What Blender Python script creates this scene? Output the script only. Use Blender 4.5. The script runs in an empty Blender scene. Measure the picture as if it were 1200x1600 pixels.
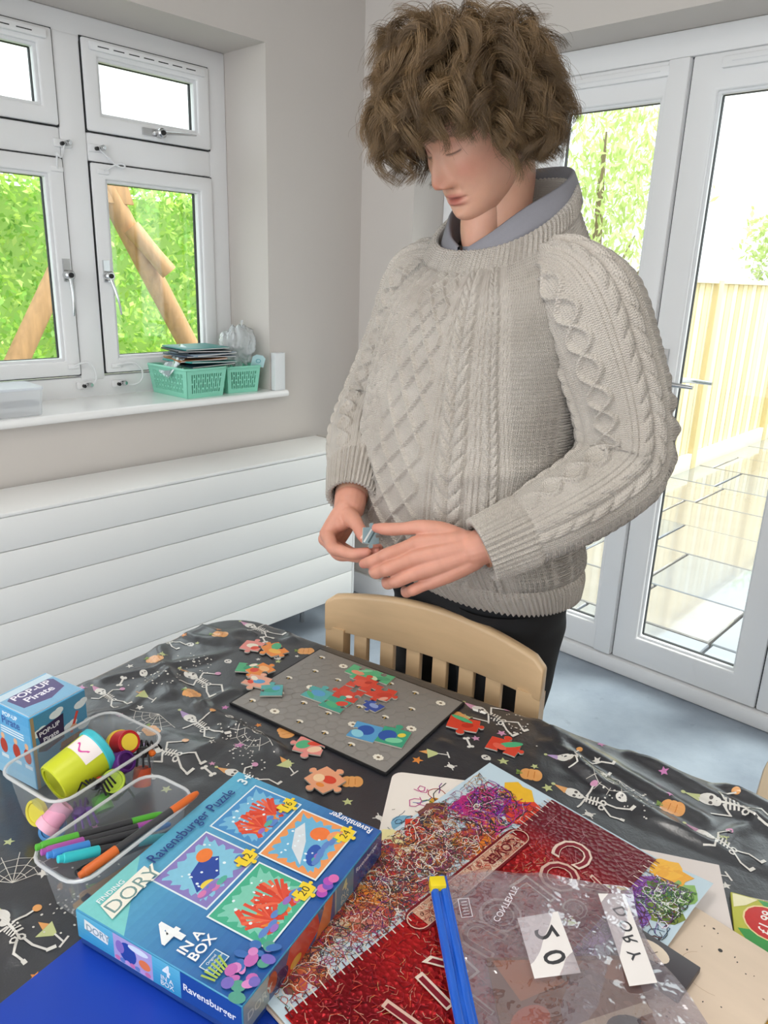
import bpy, bmesh, math, random
import numpy as np
from mathutils import Vector, Matrix
from mathutils.geometry import tessellate_polygon

# ---------------------------------------------------------------- camera, sky, light, exposure
SC = bpy.context.scene
COL = SC.collection
CAM_POS = np.array([2.2765, -2.2877, 1.4])
CAM_ROWS = np.array([[0.72976223, 0.68293998, 0.03225014],
                     [-0.22863191, 0.19930892, 0.95289213],
                     [-0.64434039, 0.70275809, -0.30159]])
FPX = 1173.13
cd = bpy.data.cameras.new('camera')
cd.sensor_fit = 'VERTICAL'; cd.sensor_height = 36.0; cd.sensor_width = 27.0
cd.lens = FPX * 36.0 / 1600.0; cd.clip_start = 0.02; cd.clip_end = 200
cam = bpy.data.objects.new('camera', cd); COL.objects.link(cam)
r_, u_, f_ = CAM_ROWS
cam.matrix_world = Matrix(((r_[0], u_[0], -f_[0], CAM_POS[0]), (r_[1], u_[1], -f_[1], CAM_POS[1]),
                           (r_[2], u_[2], -f_[2], CAM_POS[2]), (0, 0, 0, 1)))
SC.camera = cam
SC.view_settings.view_transform = 'Standard'; SC.view_settings.look = 'None'
SC.view_settings.gamma = 1.0; SC.view_settings.use_curve_mapping = False
SC.view_settings.exposure = 0.95
W = bpy.data.worlds.new('sky'); SC.world = W; W.use_nodes = True
bg = W.node_tree.nodes['Background']; bg.inputs[0].default_value = (0.93, 0.97, 1.0, 1); bg.inputs[1].default_value = 1.4
sd = bpy.data.lights.new('sun', 'SUN'); sd.energy = 2.6; sd.angle = math.radians(25); sd.color = (1, 0.96, 0.9)
so = bpy.data.objects.new('sun', sd); COL.objects.link(so)
so.rotation_euler = Vector((-0.45, -0.55, -1.0)).to_track_quat('-Z', 'Y').to_euler()
# overcast sun: comes over the house from the garden side, high and very soft

# ---------------------------------------------------------------- helpers
def lin(c):
    if isinstance(c, str):
        c = c.lstrip('#'); c = tuple(int(c[i:i+2], 16) / 255 for i in (0, 2, 4))
    return tuple((x / 12.92 if x <= 0.04045 else ((x + 0.055) / 1.055) ** 2.4) for x in c[:3])

MATS = {}
def mat(name, col, rough=0.5, metal=0.0, var=0.06, vscale=8.0, bump=0.0, bscale=60.0, spec=0.5, coat=0.0, trans=0.0,
        sss=0.0, alpha=1.0, sheen=0.0, stretch=None, ior=1.45):
    """procedural principled material: base colour broken up by noise, optional fine relief"""
    if name in MATS: return MATS[name]
    m = bpy.data.materials.new(name); m.use_nodes = True
    nt = m.node_tree; b = nt.nodes['Principled BSDF']
    c = lin(col)
    tc = nt.nodes.new('ShaderNodeTexCoord'); co = tc.outputs['Object']
    if stretch:
        mp = nt.nodes.new('ShaderNodeMapping'); mp.inputs['Scale'].default_value = stretch
        nt.links.new(co, mp.inputs[0]); co = mp.outputs[0]
    n = nt.nodes.new('ShaderNodeTexNoise'); n.inputs['Scale'].default_value = vscale; n.inputs['Detail'].default_value = 5
    nt.links.new(co, n.inputs['Vector'])
    mx = nt.nodes.new('ShaderNodeMix'); mx.data_type = 'RGBA'
    mx.inputs[6].default_value = tuple(x * (1 - var) for x in c) + (1,)
    mx.inputs[7].default_value = tuple(min(1, x * (1 + var)) for x in c) + (1,)
    nt.links.new(n.outputs[0], mx.inputs[0]); nt.links.new(mx.outputs[2], b.inputs['Base Color'])
    b.inputs['Roughness'].default_value = rough; b.inputs['Metallic'].default_value = metal
    b.inputs['Specular IOR Level'].default_value = spec; b.inputs['Coat Weight'].default_value = coat
    b.inputs['Transmission Weight'].default_value = trans; b.inputs['Alpha'].default_value = alpha
    b.inputs['IOR'].default_value = ior
    b.inputs['Sheen Weight'].default_value = sheen
    if sss:
        b.inputs['Subsurface Weight'].default_value = sss
        b.inputs['Subsurface Radius'].default_value = (0.012, 0.005, 0.003); b.inputs['Subsurface Scale'].default_value = 0.6
    if bump:
        n2 = nt.nodes.new('ShaderNodeTexNoise'); n2.inputs['Scale'].default_value = bscale; n2.inputs['Detail'].default_value = 4
        nt.links.new(co, n2.inputs['Vector'])
        bp = nt.nodes.new('ShaderNodeBump'); bp.inputs['Strength'].default_value = bump; bp.inputs['Distance'].default_value = 0.004
        nt.links.new(n2.outputs[0], bp.inputs['Height']); nt.links.new(bp.outputs[0], b.inputs['Normal'])
    MATS[name] = m
    return m

def clear_mat(name, tint, refl=0.08, rough=0.05, density=0.0, bump=0.0, bscale=30.0, dcol=(1, 1, 1)):
    """thin clear sheet (glass, film, thin plastic): see-through plus a mirror share by facing, optional milky diffuse share"""
    if name in MATS: return MATS[name]
    m = bpy.data.materials.new(name); m.use_nodes = True
    nt = m.node_tree; nt.nodes.clear()
    out = nt.nodes.new('ShaderNodeOutputMaterial')
    tr = nt.nodes.new('ShaderNodeBsdfTransparent'); tr.inputs[0].default_value = lin(tint) + (1,)
    gl = nt.nodes.new('ShaderNodeBsdfGlossy'); gl.inputs['Roughness'].default_value = rough
    lw = nt.nodes.new('ShaderNodeLayerWeight'); lw.inputs[0].default_value = 0.35
    mr = nt.nodes.new('ShaderNodeMapRange'); mr.inputs[3].default_value = refl * 0.6; mr.inputs[4].default_value = min(1, refl * 5)
    nt.links.new(lw.outputs['Facing'], mr.inputs[0])
    base = tr.outputs[0]
    if density:
        df = nt.nodes.new('ShaderNodeBsdfDiffuse'); df.inputs[0].default_value = lin(dcol) + (1,)
        tl = nt.nodes.new('ShaderNodeBsdfTranslucent'); tl.inputs[0].default_value = lin(dcol) + (1,)
        ad = nt.nodes.new('ShaderNodeMixShader'); ad.inputs[0].default_value = 0.5
        nt.links.new(df.outputs[0], ad.inputs[1]); nt.links.new(tl.outputs[0], ad.inputs[2])
        m1 = nt.nodes.new('ShaderNodeMixShader'); m1.inputs[0].default_value = density
        nt.links.new(base, m1.inputs[1]); nt.links.new(ad.outputs[0], m1.inputs[2]); base = m1.outputs[0]
    ms = nt.nodes.new('ShaderNodeMixShader')
    nt.links.new(mr.outputs[0], ms.inputs[0]); nt.links.new(base, ms.inputs[1]); nt.links.new(gl.outputs[0], ms.inputs[2])
    if bump:
        tc = nt.nodes.new('ShaderNodeTexCoord')
        n2 = nt.nodes.new('ShaderNodeTexNoise'); n2.inputs['Scale'].default_value = bscale; n2.inputs['Detail'].default_value = 3
        nt.links.new(tc.outputs['Object'], n2.inputs['Vector'])
        bp = nt.nodes.new('ShaderNodeBump'); bp.inputs['Strength'].default_value = bump; bp.inputs['Distance'].default_value = 0.01
        nt.links.new(n2.outputs[0], bp.inputs['Height']); nt.links.new(bp.outputs[0], gl.inputs['Normal'])
    nt.links.new(ms.outputs[0], out.inputs[0])
    MATS[name] = m
    return m

def link(o, parent=None):
    COL.objects.link(o)
    if parent is not None: o.parent = parent
    return o
def tag(o, label=None, cat=None, group=None, kind=None):
    if label: o['label'] = label
    if cat: o['category'] = cat
    if group: o['group'] = group
    if kind: o['kind'] = kind
    return o
def thing(name, label, cat, loc=(0, 0, 0), rz=0.0, group=None, kind=None):
    o = bpy.data.objects.new(name, None); o.empty_display_size = 0.05; COL.objects.link(o)
    o.location = loc; o.rotation_euler = (0, 0, rz)
    return tag(o, label, cat, group, kind)

class MB:
    """collects simple solids and links them as ONE mesh object"""
    def __init__(s): s.V = []; s.F = []; s.M = []; s.mi = 0
    def add(s, V, F):
        n = len(s.V); s.V += [tuple(map(float, v)) for v in V]
        s.F += [tuple(int(i) + n for i in f) for f in F]; s.M += [s.mi] * len(F); return s
    def box(s, x0, x1, y0, y1, z0, z1, M=None):
        V = [(x, y, z) for x in (x0, x1) for y in (y0, y1) for z in (z0, z1)]
        if M is not None: V = [M @ Vector(v) for v in V]
        return s.add(V, [(0, 1, 3, 2), (4, 6, 7, 5), (0, 4, 5, 1), (2, 3, 7, 6), (0, 2, 6, 4), (1, 5, 7, 3)])
    def prism(s, poly, z0, z1, M=None):
        n = len(poly); V = [(x, y, z0) for x, y in poly] + [(x, y, z1) for x, y in poly]
        if M is not None: V = [M @ Vector(v) for v in V]
        return s.add(V, [tuple(range(n - 1, -1, -1)), tuple(range(n, 2 * n))] + [(i, (i + 1) % n, n + (i + 1) % n, n + i) for i in range(n)])
    def tube(s, P, R, n=10, caps=True, flat=1.0, closed=False):
        P = [Vector(p) for p in P]; k = len(P)
        if not hasattr(R, '__len__'): R = [R] * k
        V = []; F = []; nrm = None
        for i, p in enumerate(P):
            a = P[(i - 1) % k] if (closed or i > 0) else p; b = P[(i + 1) % k] if (closed or i < k - 1) else p
            t = (b - a); t = t.normalized() if t.length > 1e-9 else Vector((0, 0, 1))
            if nrm is None:
                nrm = t.orthogonal().normalized()
                if abs(t.z) < 0.9: nrm = (Vector((0, 0, 1)) - t * t.z).normalized()
            else:
                nrm = (nrm - t * nrm.dot(t)); nrm = nrm.normalized() if nrm.length > 1e-6 else t.orthogonal().normalized()
            bi = t.cross(nrm)
            for j in range(n):
                q = 2 * math.pi * j / n
                V.append(p + (nrm * math.cos(q) * flat + bi * math.sin(q)) * R[i])
        m = k if closed else k - 1
        for i in range(m):
            for j in range(n):
                a = i * n + j; b = i * n + (j + 1) % n; i2 = (i + 1) % k
                F.append((a, b, i2 * n + (j + 1) % n, i2 * n + j))
        if caps and not closed:
            F.append(tuple(range(n - 1, -1, -1))); F.append(tuple(range((k - 1) * n, k * n)))
        return s.add(V, F)
    def lathe(s, prof, n=32, M=None, capb=True, capt=True):
        V = []; F = []; k = len(prof)
        for r, z in prof:
            for j in range(n):
                q = 2 * math.pi * j / n; V.append(Vector((r * math.cos(q), r * math.sin(q), z)))
        if M is not None: V = [M @ v for v in V]
        for i in range(k - 1):
            for j in range(n):
                F.append((i * n + j, i * n + (j + 1) % n, (i + 1) * n + (j + 1) % n, (i + 1) * n + j))
        if capb: F.append(tuple(range(n - 1, -1, -1)))
        if capt: F.append(tuple(range((k - 1) * n, k * n)))
        return s.add(V, F)
    def grid(s, G, closed_u=False):
        """G[i][j] points"""
        a = len(G); b = len(G[0]); V = [p for row in G for p in row]; F = []
        for i in range(a - 1 + (1 if closed_u else 0)):
            for j in range(b - 1):
                i2 = (i + 1) % a
                F.append((i * b + j, i2 * b + j, i2 * b + j + 1, i * b + j + 1))
        return s.add(V, F)
    def ring(s, y0, y1, z0, z1, w, x0, x1, axis='x', w2=None):
        """mitred rectangular frame; axis = the thickness axis (x: lies in y,z; y: lies in x,z)"""
        w2 = w if w2 is None else w2
        o = [(y0, z0), (y1, z0), (y1, z1), (y0, z1)]; i = [(y0 + w, z0 + w2), (y1 - w, z0 + w2), (y1 - w, z1 - w2), (y0 + w, z1 - w2)]
        def P(q, x): return (x, q[0], q[1]) if axis == 'x' else (q[0], x, q[1])
        V = [P(q, x0) for q in o] + [P(q, x0) for q in i] + [P(q, x1) for q in o] + [P(q, x1) for q in i]
        F = []
        for k in range(4):
            l = (k + 1) % 4
            F += [(k, l, 4 + l, 4 + k), (8 + k, 12 + k, 12 + l, 8 + l), (k, 8 + k, 8 + l, l), (4 + k, 4 + l, 12 + l, 12 + k)]
        return s.add(V, F)
    def build(s, name, m=None, parent=None, bevel=0.0, smooth=False, seg=2, loc=None, mats=None, sharp=40):
        me = bpy.data.meshes.new(name); bm = bmesh.new()
        vs = [bm.verts.new(v) for v in s.V]
        for f, mi in zip(s.F, s.M):
            try:
                fc = bm.faces.new([vs[i] for i in f]); fc.material_index = mi
            except ValueError: pass
        bmesh.ops.remove_doubles(bm, verts=bm.verts, dist=1e-6)
        bmesh.ops.recalc_face_normals(bm, faces=bm.faces)
        if bevel:
            es = [e for e in bm.edges if len(e.link_faces) == 2 and e.calc_face_angle(0) > math.radians(30)]
            bmesh.ops.bevel(bm, geom=es, offset=bevel, segments=seg, affect='EDGES', clamp_overlap=True, profile=0.5)
        bm.to_mesh(me); bm.free()
        for mm in (mats or ([m] if m else [])): me.materials.append(mm)
        if smooth or bevel:
            me.polygons.foreach_set('use_smooth', [True] * len(me.polygons))
            try: me.set_sharp_from_angle(angle=math.radians(sharp))
            except Exception: pass
        o = bpy.data.objects.new(name, me); link(o, parent)
        if loc is not None: o.location = loc
        return o

def raw_mesh(name, V, F, m=None, parent=None, smooth=True, uv=None, col=None):
    """fast numpy mesh (quads or tris in one array)"""
    V = np.asarray(V, np.float32); F = np.asarray(F, np.int32)
    me = bpy.data.meshes.new(name); k = F.shape[1]
    me.vertices.add(len(V)); me.vertices.foreach_set('co', V.ravel())
    me.loops.add(F.size); me.loops.foreach_set('vertex_index', F.ravel())
    me.polygons.add(len(F)); me.polygons.foreach_set('loop_start', np.arange(0, F.size, k, dtype=np.int32))
    me.polygons.foreach_set('loop_total', np.full(len(F), k, np.int32))
    if smooth: me.polygons.foreach_set('use_smooth', np.ones(len(F), bool))
    me.update(calc_edges=True); me.validate()
    if uv is not None:
        l = me.uv_layers.new(name='UVMap'); l.data.foreach_set('uv', np.asarray(uv, np.float32)[F.ravel()].ravel())
    if col is not None:
        a = me.color_attributes.new('Col', 'FLOAT_COLOR', 'POINT')
        a.data.foreach_set('color', np.asarray(col, np.float32).ravel())
    if m: me.materials.append(m)
    o = bpy.data.objects.new(name, me); link(o, parent); return o

def copy_tree(o, parent=None):
    c = o.copy(); COL.objects.link(c); c.parent = parent
    for ch in list(o.children): copy_tree(ch, c)
    return c

def print_mat(name, rough=0.4, foil=0.0, coat=0.0, sc=40):
    """flat ink: colour attribute with slight print unevenness"""
    if name in MATS: return MATS[name]
    m = bpy.data.materials.new(name); m.use_nodes = True; nt = m.node_tree; b = nt.nodes['Principled BSDF']
    a = nt.nodes.new('ShaderNodeVertexColor'); a.layer_name = 'Col'
    n = nt.nodes.new('ShaderNodeTexNoise'); n.inputs['Scale'].default_value = sc
    mr = nt.nodes.new('ShaderNodeMapRange'); mr.inputs[3].default_value = 0.92; mr.inputs[4].default_value = 1.06
    nt.links.new(n.outputs[0], mr.inputs[0])
    mx = nt.nodes.new('ShaderNodeMix'); mx.data_type = 'RGBA'; mx.blend_type = 'MULTIPLY'; mx.inputs[0].default_value = 1
    nt.links.new(a.outputs[0], mx.inputs[6]); nt.links.new(mr.outputs[0], mx.inputs[7])
    nt.links.new(mx.outputs[2], b.inputs['Base Color'])
    b.inputs['Roughness'].default_value = rough; b.inputs['Metallic'].default_value = foil; b.inputs['Coat Weight'].default_value = coat
    MATS[name] = m
    return m

_TXT = {}
def text_polys(s, bold=0.0):
    """2D triangles of a string in the built-in font; unit cap height about 0.7, left-aligned on the baseline"""
    key = (s, bold)
    if key in _TXT: return _TXT[key]
    cu = bpy.data.curves.new('t', 'FONT'); cu.body = s; cu.size = 1.0; cu.offset = bold; cu.resolution_u = 3
    o = bpy.data.objects.new('t', cu); COL.objects.link(o)
    dg = bpy.context.evaluated_depsgraph_get(); dg.update()
    me = o.evaluated_get(dg).to_mesh(); me.calc_loop_triangles()
    V = [(v.co.x, v.co.y) for v in me.vertices]
    T = [[V[i] for i in t.vertices] for t in me.loop_triangles]
    o.evaluated_get(dg).to_mesh_clear(); bpy.data.objects.remove(o); bpy.data.curves.remove(cu)
    w = max([p[0] for t in T for p in t] or [0]); _TXT[key] = (T, w); return T, w

class Art:
    """flat printed artwork in 2D; every later shape lies a hair above the one before; mapped onto a surface by fn(x, y, h)"""
    def __init__(s, fn, step=0.000015, base=0.0002, maxlen=None): s.fn = fn; s.V = []; s.F = []; s.C = []; s.h = base; s.base = base; s.step = step; s.maxlen = maxlen
    def reset(s): s.h = s.base; return s
    def tris(s, T, col):
        c = lin(col) + (1,)
        if s.maxlen:
            out = []; st = list(T)
            while st:
                t = st.pop(); L = [math.dist(t[i], t[(i + 1) % 3]) for i in range(3)]; k = max(range(3), key=lambda i: L[i])
                if L[k] > s.maxlen:
                    a, b, d = t[k], t[(k + 1) % 3], t[(k + 2) % 3]; m = ((a[0] + b[0]) / 2, (a[1] + b[1]) / 2)
                    st += [(a, m, d), (m, b, d)]
                else: out.append(t)
            T = out
        for t in T:
            n = len(s.V)
            for p in t: s.V.append((p[0], p[1], s.h)); s.C.append(c)
            s.F.append((n, n + 1, n + 2))
        s.h += s.step; return s
    def poly(s, P, col):
        if len(P) < 3: return s
        vs = [Vector((p[0], p[1], 0)) for p in P]
        return s.tris([[P[i] for i in t] for t in tessellate_polygon([vs])], col)
    def rect(s, x0, y0, x1, y1, col): return s.poly([(x0, y0), (x1, y0), (x1, y1), (x0, y1)], col)
    def ell(s, x, y, rx, ry, col, rot=0, n=18):
        c, q = math.cos(rot), math.sin(rot)
        return s.poly([(x + rx * math.cos(t) * c - ry * math.sin(t) * q, y + rx * math.cos(t) * q + ry * math.sin(t) * c)
                       for t in [2 * math.pi * i / n for i in range(n)]], col)
    def line(s, P, w, col, closed=False):
        T = []; T2 = []; k = len(P)
        for i in range(k if closed else k - 1):
            a, b = P[i], P[(i + 1) % k]; dx, dy = b[0] - a[0], b[1] - a[1]; L = math.hypot(dx, dy)
            if L < 1e-9: continue
            ex, ey = dx / L * w * .35, dy / L * w * .35; nx, ny = -dy / L * w / 2, dx / L * w / 2
            q = [(a[0] + nx - ex, a[1] + ny - ey), (b[0] + nx + ex, b[1] + ny + ey), (b[0] - nx + ex, b[1] - ny + ey), (a[0] - nx - ex, a[1] - ny - ey)]
            (T if i % 2 == 0 else T2).extend([(q[0], q[1], q[2]), (q[0], q[2], q[3])])
        h = s.h; s.tris(T, col); s.h = h + s.step * .5
        if T2: s.tris(T2, col)
        s.h = h + s.step; return s
    def star(s, x, y, r, col, n=5, rot=0, inner=.45):
        return s.poly([(x + (r if i % 2 == 0 else r * inner) * math.cos(rot + math.pi * i / n), y + (r if i % 2 == 0 else r * inner) * math.sin(rot + math.pi * i / n)) for i in range(2 * n)], col)
    def text(s, t, x, y, size, col, rot=0, bold=0.0, align='l', mirror=False, sx=1.0):
        T, w = text_polys(t, bold); c, q = math.cos(rot), math.sin(rot)
        ox = {'l': 0, 'c': -w / 2, 'r': -w}[align]
        def f(p):
            a = (p[0] + ox) * size * sx * (-1 if mirror else 1); b = p[1] * size
            return (x + a * c - b * q, y + a * q + b * c)
        return s.tris([[f(p) for p in t3] for t3 in T], col)
    def build(s, name, m, parent):
        Q = np.array(s.V, float); W = np.stack(np.broadcast_arrays(*s.fn(Q[:, 0], Q[:, 1], Q[:, 2])), 1)
        return raw_mesh(name, W, s.F, m, parent, smooth=False, col=s.C)

def smoothstep(a, b, x): t = np.clip((np.asarray(x, float) - a) / (b - a), 0, 1); return t * t * (3 - 2 * t)
def vnoise(x, y, seed=0):
    """smooth value noise on arrays"""
    x = np.asarray(x, float); y = np.asarray(y, float); xi = np.floor(x).astype(int); yi = np.floor(y).astype(int)
    fx = x - xi; fy = y - yi; fx = fx * fx * (3 - 2 * fx); fy = fy * fy * (3 - 2 * fy)
    def h(a, b):
        n = np.sin(a * 127.1 + b * 311.7 + seed * 74.7) * 43758.5453; return n - np.floor(n)
    return (h(xi, yi) * (1 - fx) + h(xi + 1, yi) * fx) * (1 - fy) + (h(xi, yi + 1) * (1 - fx) + h(xi + 1, yi + 1) * fx) * fy
def fbm(x, y, o=4, seed=0):
    s = 0; a = .5
    for i in range(o): s = s + a * vnoise(x * 2 ** i, y * 2 ** i, seed + i * 7); a *= .5
    return s
# ================================================================ THE ROOM
RND = random.Random(5)
m_wall = mat('wall paint', '#cec7c1', 0.75, var=0.03, vscale=3, bump=0.03, bscale=220)
m_reveal = m_wall
m_white = mat('white upvc', '#f1f1f2', 0.28, var=0.015, vscale=4)
m_bead = mat('white glazing bead', '#e9eaec', 0.3, var=0.01)
m_sill = mat('gloss white sill', '#f4f3f2', 0.18, var=0.015, coat=0.3)
m_gask = mat('black rubber gasket', '#2a2c2e', 0.6)
m_glass = clear_mat('window glass', '#f7fbfa', refl=0.05, rough=0.0)
m_chrome = mat('chrome', '#c8c9ca', 0.18, metal=1.0, var=0.03)
m_black = mat('black plastic', '#1b1b1d', 0.4)
m_ceil = mat('ceiling paint', '#f0ede8', 0.8, var=0.02)

def floor_material():
    m = bpy.data.materials.new('blue grey vinyl floor'); m.use_nodes = True; nt = m.node_tree; b = nt.nodes['Principled BSDF']
    tc = nt.nodes.new('ShaderNodeTexCoord')
    n = nt.nodes.new('ShaderNodeTexNoise'); n.inputs['Scale'].default_value = 5; n.inputs['Detail'].default_value = 8; n.inputs['Roughness'].default_value = .65
    nt.links.new(tc.outputs['Object'], n.inputs[0])
    r = nt.nodes.new('ShaderNodeValToRGB'); r.color_ramp.elements[0].position = .3; r.color_ramp.elements[1].position = .75
    r.color_ramp.elements[0].color = lin('#8893a1') + (1,); r.color_ramp.elements[1].color = lin('#a2adb9') + (1,)
    nt.links.new(n.outputs[0], r.inputs[0])
    # scuffs: small dark smears
    w = nt.nodes.new('ShaderNodeTexNoise'); w.inputs['Scale'].default_value = 17; w.inputs['Detail'].default_value = 6
    nt.links.new(tc.outputs['Object'], w.inputs[0])
    r2 = nt.nodes.new('ShaderNodeValToRGB'); r2.color_ramp.elements[0].position = .66; r2.color_ramp.elements[1].position = .76
    r2.color_ramp.elements[0].color = (0, 0, 0, 1); r2.color_ramp.elements[1].color = (.55, .55, .55, 1)
    nt.links.new(w.outputs[0], r2.inputs[0])
    mx = nt.nodes.new('ShaderNodeMix'); mx.data_type = 'RGBA'; nt.links.new(r2.outputs[0], mx.inputs[0])
    nt.links.new(r.outputs[0], mx.inputs[6]); mx.inputs[7].default_value = lin('#78828d') + (1,)
    nt.links.new(mx.outputs[2], b.inputs['Base Color']); b.inputs['Roughness'].default_value = .33
    bp = nt.nodes.new('ShaderNodeBump'); bp.inputs['Strength'].default_value = .12; bp.inputs['Distance'].default_value = .002
    n3 = nt.nodes.new('ShaderNodeTexNoise'); n3.inputs['Scale'].default_value = 240; nt.links.new(tc.outputs['Object'], n3.inputs[0])
    nt.links.new(n3.outputs[0], bp.inputs['Height']); nt.links.new(bp.outputs[0], b.inputs['Normal'])
    return m

def S(o): o['kind'] = 'structure'; return o
ZC = 2.62
RX, RY = 4.8, -4.6
S(MB().box(0, RX, RY, 0.26, -0.1, 0).build('floor', floor_material()))
S(MB().box(-0.3, RX, RY, 0.26, ZC, ZC + .1).build('ceiling', m_ceil))
# window wall x = 0 (outer face -0.3), opening y -1.72..-0.475, z 0.955..2.13
WY0, WY1, WZ0, WZ1 = -1.72, -0.474, 0.945, 2.13
w = MB()
w.box(-.3, 0, RY, WY0, 0, ZC).box(-.3, 0, WY1, 0.26, 0, ZC).box(-.3, 0, WY0, WY1, 0, WZ0).box(-.3, 0, WY0, WY1, WZ1, ZC)
S(w.build('wall_left', m_wall))
# door wall y = 0 (outer face 0.26), opening x 0.277..2.5
DX0, DX1, DZ1 = 0.277, 2.42, 2.122
w = MB()
w.box(0, DX0, 0, .26, 0, ZC).box(DX1, RX, 0, .26, 0, ZC).box(DX0, DX1, 0, .26, DZ1, ZC)
S(w.build('wall_right', m_wall))
w = MB(); w.box(RX, RX + .1, RY, .26, 0, ZC)
S(w.build('wall_far_right', m_wall))
# baseboards
S(MB().box(0, .018, RY, 0, 0, .1).build('baseboard_left', m_white, bevel=.004))
S(MB().box(.018, DX0, -.018, 0, 0, .1).build('baseboard_right', m_white, bevel=.004))

# ---------------------------------------------------------------- window_1
win = thing('window_1', 'white casement window with four lights above the radiator', None, (-.232, -1.06, .955), 0, kind='structure')
def wl(mb): # world -> window local
    mb.V = [(x + .232, y + 1.06, z - .955) for x, y, z in mb.V]; return mb
XF = -.232
f = MB()
f.ring(WY0, WY1, .955, WZ1, .078, XF - .07, XF)
wl(f).build('outer_frame', m_white, win, bevel=.006)
wl(MB().box(XF - .07, XF + .004, -1.103, -1.016, 1.02, 2.07)).build('mullion', m_white, win, bevel=.008)
for ya, yb in ((-1.645, -1.103), (-1.016, -.55)):
    wl(MB().box(XF - .07, XF + .003, ya, yb, 1.716, 1.803)).build('transom', m_white, win, bevel=.008)
def sash(y0, y1, z0, z1, vent):
    s = wl(MB().ring(y0, y1, z0, z1, .047, XF - .05, XF + .014)).build('sash', m_white, win, bevel=.006)
    wl(MB().ring(y0 + .043, y1 - .043, z0 + .043, z1 - .043, .0135, XF - .022, XF + .004)).build('glazing_bead', m_bead, s, bevel=.004)
    wl(MB().ring(y0 + .0545, y1 - .0545, z0 + .0545, z1 - .0545, .003, XF - .034, XF - .022)).build('gasket', m_gask, s)
    wl(MB().ring(y0 - .003, y1 + .003, z0 - .003, z1 + .003, .004, XF - .02, XF + .0045)).build('gasket', m_gask, s)
    wl(MB().box(XF - .033, XF - .027, y0 + .05, y1 - .05, z0 + .05, z1 - .05)).build('pane', m_glass, s)
    if vent:
        vt = wl(MB().box(XF + .012, XF + .026, y0 + .02, y1 - .02, z1 - .034, z1 - .008)).build('trickle_vent', m_white, s, bevel=.005)
        ns = 7; L = (y1 - y0 - .09) / ns
        sl = MB()
        for i in range(ns): sl.box(XF + .024, XF + .0264, y0 + .045 + i * L, y0 + .045 + i * L + L * .7, z1 - .0235, z1 - .0205)
        wl(sl); sl.build('slot', m_gask, s)
    return s
def cockspur(par, y, z, ang, side):
    """window handle: plate, nose with key barrel, curved blade; ang = blade direction in the y,z plane"""
    x = XF + .014; d = Vector((0, math.cos(ang), math.sin(ang)))
    h = MB()
    if abs(math.cos(ang)) > .7: h.box(x, x + .008, y - .06, y + .02, z - .011, z + .011)
    else: h.box(x, x + .008, y - .011, y + .011, z - .02, z + .05)
    c = Vector((x + .024, y, z)); pts = []; R = []
    for t in np.linspace(0, 1, 12):
        p = c + d * (0.012 + .115 * t) + Vector((.012 * math.sin(t * 2.6) + .004, 0, 0)); pts.append(p); R.append(.0085 * (1 - .45 * t))
    h.tube([(x, y, z), (x + .012, y, z), (x + .03, y, z), (x + .034, y, z)], [.014, .016, .0155, .011], 16)
    h.tube(pts, R, 10, flat=.65)
    wl(h); o = h.build('handle', m_chrome, par, smooth=True)
    k = MB().tube([(x + .034, y, z), (x + .037, y, z)], [.008, .008], 14); wl(k); k.build('key_barrel', m_black, par)
    return o
s1 = sash(-1.013, -.553, 1.806, 2.068, True); s2 = sash(-1.013, -.553, 1.042, 1.713, False)
s3 = sash(-1.643, -1.106, 1.806, 2.068, True); s4 = sash(-1.643, -1.106, 1.042, 1.713, False)
cockspur(s1, -.765, 1.83, math.radians(4), 1)
cockspur(s2, -.99, 1.365, math.radians(-78), 1); cockspur(s4, -1.127, 1.365, math.radians(-92), -1)
def restrictor(ya, za, yb, zb, bulge, lockc):
    """child-lock: white end plates, chrome lock barrel, looped white cable"""
    r = wl(MB().box(XF + .012, XF + .02, ya - .02, ya + .02, za - .008, za + .008)).build('restrictor_plate', m_white, win, bevel=.004)
    q = MB().box(XF, XF + .012, yb - .028, yb + .028, zb - .012, zb + .012); wl(q).build('restrictor_plate', m_white, win, bevel=.004)
    q = MB().tube([(XF + .01, yb + .008, zb), (XF + .03, yb + .012, zb + .002), (XF + .034, yb + .013, zb + .002)], [.0085, .0085, .006], 14); wl(q).build('lock_barrel', m_chrome, r, smooth=True)
    q = MB().tube([(XF + .012, yb - .006, zb - .002), (XF + .022, yb - .006, zb - .002)], .006, 10); wl(q).build('key_hole', m_black, r, smooth=True)
    P = []
    for t in np.linspace(0, 1, 22):
        P.append((XF + .018 + .012 * math.sin(math.pi * t), ya + (yb - ya) * t + bulge[0] * math.sin(math.pi * t), za + (zb - za) * t + bulge[1] * math.sin(math.pi * t) + .02 * math.sin(2 * math.pi * t)))
    q = MB().tube(P, .0032, 8); wl(q).build('cable', m_bead, r, smooth=True)
restrictor(-1.128, 1.68, -1.098, 1.757, (-.012, 0), 1)
restrictor(-.975, 1.688, -.985, 1.757, (.075, -.012), 1)
restrictor(-1.132, 1.072, -1.095, 1.006, (.05, .012), 1)
restrictor(-.978, 1.066, -.968, 1.003, (.085, 0), 1)
# sill board with bullnose
sl = MB(); prof = [(-.232, .946), (-.232, .964), (.02, .964)] + [(.026 + .013 * math.sin(t), .951 + .013 * math.cos(t)) for t in np.linspace(.2, math.pi - .2, 8)] + [(.02, .938), (0, .938), (0, .946)]
ys = (WY0 - .05, -.412)
n = len(prof); V = [(x, ys[0], z) for x, z in prof] + [(x, ys[1], z) for x, z in prof]
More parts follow.
